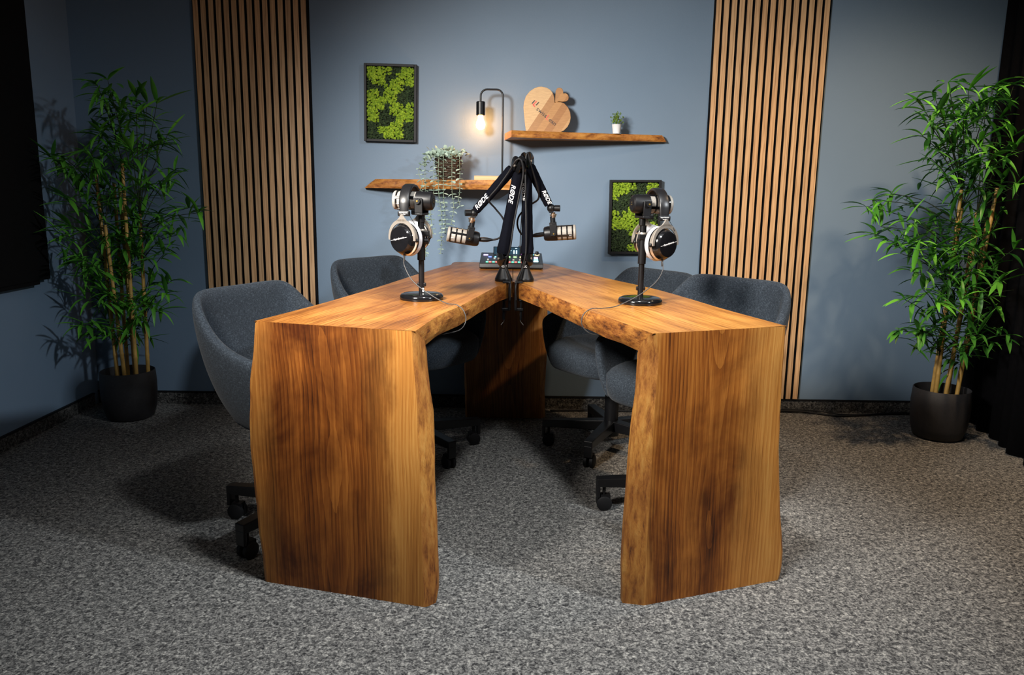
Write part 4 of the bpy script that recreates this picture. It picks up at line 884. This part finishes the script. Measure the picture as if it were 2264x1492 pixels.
# ------------------------------------------------------------------ cable along the wall
t = thing('floor_cable', 'black power cable lying on the carpet along the skirting', 'cable', (0.3, 3.86, 0))
MB().tube([Vector(p)-Vector((0.3, 3.86, 0)) for p in smooth_path([(0.20, 3.85, 0.006), (0.44, 3.865, 0.006), (0.63, 3.86, 0.006), (1.0, 3.88, 0.006), (1.442, 3.885, 0.012), (1.563, 3.868, 0.006), (1.658, 3.825, 0.006), (1.78, 3.838, 0.006), (1.917, 3.87, 0.006), (2.08, 3.885, 0.006), (2.25, 3.88, 0.006)], 8)], 0.0055, 8).build('cable_run', MT['cable'], t, smooth=True)
MB().tube([Vector(p)-Vector((0.3, 3.86, 0)) for p in smooth_path([(1.40, 3.895, 0.018), (1.56, 3.88, 0.016), (1.70, 3.85, 0.006), (1.85, 3.865, 0.006), (2.05, 3.895, 0.010)], 8)], 0.0035, 8).build('thin_wire', MT['cable'], t, smooth=True)

# ------------------------------------------------------------------ bamboo plants
BL = [(0.11,-0.19,1.55),(0.09,-0.24,1.52),(0.24,-0.12,1.47),(0.24,-0.22,1.48),(0.34,-0.25,1.45),(0.02,-0.12,1.34),(0.01,0.09,1.38),(0.25,0.04,1.34),(0.22,0.03,1.3),(-0.12,-0.19,1.23),(-0.17,-0.17,1.22),(-0.06,-0.21,1.18),(0.04,-0.24,1.26),(0.19,-0.19,1.26),(0.25,0.09,1.18),(0.23,0.05,1.13),(-0.19,0.04,1.09),(-0.06,0.04,1.09),(0.22,-0.2,1.11),(-0.13,-0.16,1.05),(0.4,-0.03,0.99),(0.34,0.01,1.01),(0.07,0.06,1.0),(0.17,0.07,0.98),(-0.07,-0.25,0.93),(-0.1,-0.04,0.9),(0.02,-0.01,0.88),(0.19,-0.08,0.89),(-0.13,-0.21,0.89),(0.32,-0.09,0.89),(-0.04,-0.24,0.79),(-0.09,0.09,0.79),(0.05,0.07,0.79),(0.24,-0.06,0.8),(-0.15,-0.16,0.77),(-0.04,0.08,0.69),(-0.11,-0.05,0.67),(0.21,0.07,0.66),(0.11,0.06,0.64),(-0.13,-0.08,0.59),(-0.0,-0.11,0.62),(0.1,-0.04,0.57),(0.22,-0.11,0.54),(-0.08,-0.22,0.49),(-0.04,-0.16,0.46),(0.06,0.05,0.44),(0.33,-0.26,0.64)]
BR = [(-0.27,-0.26,1.56),(-0.21,-0.03,1.55),(-0.03,-0.17,1.56),(0.11,-0.07,1.58),(-0.09,-0.09,1.55),(-0.33,-0.14,1.51),(0.11,0.12,1.54),(-0.26,-0.2,1.46),(-0.26,-0.11,1.42),(-0.16,-0.2,1.43),(0.09,-0.03,1.44),(0.07,-0.17,1.36),(-0.29,-0.14,1.36),(-0.09,0.02,1.35),(-0.05,-0.15,1.34),(-0.2,-0.06,1.27),(-0.0,0.08,1.28),(-0.04,-0.24,1.28),(0.03,-0.26,1.3),(-0.2,-0.19,1.19),(0.04,0.03,1.2),(0.14,-0.03,1.18),(-0.41,-0.0,1.09),(-0.4,0.08,1.06),(-0.28,0.1,1.12),(0.05,-0.27,1.16),(-0.31,0.11,0.97),(-0.37,0.03,0.94),(-0.31,-0.12,1.0),(-0.08,0.1,1.0),(-0.05,-0.03,0.98),(0.21,0.05,1.06),(-0.31,-0.16,0.91),(-0.36,-0.2,0.87),(-0.18,-0.1,0.88),(-0.13,-0.23,0.91),(0.04,-0.13,0.95),(0.15,-0.15,0.89),(-0.34,-0.28,0.8),(-0.31,0.03,0.91),(-0.14,-0.13,0.79),(-0.02,-0.16,0.79),(0.05,-0.24,0.76),(0.2,-0.11,0.71),(-0.25,-0.2,0.72),(-0.35,-0.26,0.68),(-0.22,-0.26,0.67),(-0.08,-0.21,0.68),(0.19,-0.01,0.62),(-0.34,-0.22,0.54),(-0.28,-0.26,0.55),(-0.13,-0.08,0.54),(0.02,-0.18,0.52),(0.12,-0.23,0.53),(0.04,-0.07,0.4),(0.13,0.03,0.44)]
def lance(l, w_, droop, fold, twist):
    n = 7; vs = []
    for i in range(n+1):
        u = i/n; ww = w_*(math.sin(PI*min(1, (u*0.93+0.05)))**0.75)*(1.0 if u < 0.5 else 1-0.35*(u-0.5)*2)/2
        if i == n: ww = 0.0004
        y = l*u*(1-0.12*droop*u); z = -droop*l*u*u*0.55; tw = twist*u
        vs += [(-ww*math.cos(tw), y, z+fold*ww-ww*math.sin(tw)), (0, y, z), (ww*math.cos(tw), y, z+fold*ww+ww*math.sin(tw))]
    fs = []
    for i in range(n): b = 3*i; fs += [(b, b+1, b+4, b+3), (b+1, b+2, b+5, b+4)]
    return MB().add(vs, fs)
leaf_raw = [lance(0.134, 0.0205, 0.35, 0.4, 0.2), lance(0.118, 0.0185, 0.7, 0.5, -0.3), lance(0.146, 0.0215, 0.15, 0.35, 0.1), lance(0.102, 0.017, 1.0, 0.45, 0.4), lance(0.124, 0.0195, 0.5, 0.5, -0.15)]
leaf_me = [m_.mesh('leaf', MT['leaf']) for m_ in leaf_raw]
for me in leaf_me: me.polygons.foreach_set('use_smooth', [True]*len(me.polygons))
def bamboo(label, C, clusters, canes, xmin, xmax_fn, seed, group):
    rr = random.Random(seed); t = thing('potted_bamboo', label, 'plant', (*C, 0), 0, group)
    MB().lathe([(0.0,0.0),(0.092,0.0),(0.106,0.010),(0.119,0.055),(0.1255,0.12),(0.1265,0.175),(0.1225,0.232),(0.1195,0.235),(0.1165,0.232),(0.1185,0.17),(0.112,0.15),(0.0,0.15)], n=56).build('pot', MT['pot'], t, smooth=True, angle=50)
    MB().lathe([(0.0,0.194),(0.05,0.193),(0.119,0.188),(0.119,0.150),(0.0,0.150)], n=30).build('soil', MT['soil'], t, smooth=True)
    stems = []
    for (bx, by, tx, ty, zt) in canes:
        a, b_ = Vector((bx, by, 0.17)), Vector((tx, ty, zt)); pts, rs = [], []; L_ = (b_-a).length; z = 0; k = 0
        mbc = MB(); seglen = 0.13; nseg = max(2, int(L_/seglen))
        for i in range(nseg):
            p, q = a.lerp(b_, i/nseg), a.lerp(b_, (i+1)/nseg); r = 0.0095-0.0022*i/nseg
            pts += [p, p.lerp(q, 0.03), p.lerp(q, 0.06), p.lerp(q, 0.95)]; rs += [r*1.14, r*1.10, r, r]
        pts.append(b_); rs.append(rs[-1])
        mbc.tube(pts, rs, 10); mbc.build('cane', MT['bamboo'], t, smooth=True, angle=60); stems.append((a, b_))
    leaves = []
    for ci, c in enumerate(clusters):
        c = Vector(c); st = min(stems, key=lambda s_: abs((s_[1].x-c.x))+rr.random()*0.08)
        zb = max(0.38, min(st[1].z, c.z-rr.uniform(0.10, 0.22))); u = (zb-st[0].z)/(st[1].z-st[0].z); base = st[0].lerp(st[1], min(u, 1))
        midp = base.lerp(c, 0.5)+Vector((0, 0, 0.03))
        path = smooth_path([base, midp, c], 5)
        MB().tube(path, [0.0026-0.0014*i/(len(path)-1) for i in range(len(path))], 6).build('twig', MT['twig'], t, smooth=True)
        outd = Vector((c.x*0.8, c.y*0.8-0.10, 0.10)); outd = outd.normalized()
        for k in range(6):
            on = c if k < 4 else path[-3]
            d = (outd*rr.uniform(0.2, 1.0)+Vector((rr.uniform(-1, 1), rr.uniform(-1, 0.6), rr.uniform(-0.45, 0.75)))).normalized()
            leaves.append((on, d, rr.randrange(5), rr.uniform(0.8, 1.15)))
    extra = []
    for i in range(760):
        c = Vector(rr.choice(clusters)); ax_ = Vector((0.02*rr.uniform(-1, 1), 0.02*rr.uniform(-1, 1), c.z-0.05)); on = ax_.lerp(c, rr.uniform(0.15, 0.95))+Vector((rr.uniform(-0.03, 0.03), rr.uniform(-0.03, 0.03), rr.uniform(-0.06, 0.03)))
        extra.append((on, Vector((rr.uniform(-1, 1), rr.uniform(-1, 1), rr.uniform(-0.5, 0.5))).normalized(), rr.randrange(5), rr.uniform(0.7, 1.05)))
    def basis(on, d):
        for _ in range(8):
            tip = on+d*0.150; wx, wy = tip.x+C[0], tip.y+C[1]
            if wx < xmin: d.x = abs(d.x)*0.6
            elif wx > xmax_fn(wy): d.x = -abs(d.x)*0.6
            elif wy > YW-0.035: d.y = -abs(d.y)-0.1
            else: break
            d.normalize()
        x = d.cross(Vector((0, 0, 1))); x = x.normalized() if x.length > 0.05 else Vector((1, 0, 0))
        z = x.cross(d); return frame_matrix(x, d, z, on)
    inside = lambda on: xmin+0.02 < on.x+C[0] < xmax_fn(on.y+C[1])-0.02 and on.y+C[1] < YW-0.05
    cnt = 0; mb = MB()
    for (on, d, k, s_) in leaves+extra:
        if not inside(on): continue
        m_ = basis(on, d) @ Matrix.Scale(s_, 4)
        if cnt < 290:
            o = obj('leaf', leaf_me[k], t); o.matrix_local = m_; cnt += 1
        else: mb.add([m_ @ Vector(v) for v in leaf_raw[k].v], leaf_raw[k].f)
    tag(mb.build('inner_foliage', MT['leaf'], t, smooth=True, angle=180), kind='stuff')
    return t
bamboo('potted bamboo in the corner beside the black wall panel', (-1.853, 3.657), BL, [(-0.035, -0.03, -0.075, 0.0, 1.17), (-0.015, 0.03, -0.02, 0.05, 1.12), (0.008, -0.045, -0.025, -0.05, 0.93), (0.035, 0.0, 0.015, 0.03, 1.10), (0.058, -0.035, 0.055, -0.01, 1.22), (0.088, 0.02, 0.105, 0.02, 0.98)], XL+0.03, lambda y: 9, 5, 'potted bamboo plants')
bamboo('potted bamboo standing in front of the black curtain', (2.006, 3.52), BR, [(-0.045, -0.03, -0.020, 0.0, 1.14), (-0.025, 0.04, 0.02, 0.05, 1.06), (-0.01, -0.045, 0.055, -0.03, 0.98), (0.035, 0.02, 0.09, 0.05, 1.04), (0.048, -0.035, 0.125, -0.02, 1.15), (0.075, 0.01, 0.13, 0.03, 1.0)], -9, lambda y: 2.335-0.2063*(3.895-y)-0.035, 9, 'potted bamboo plants')
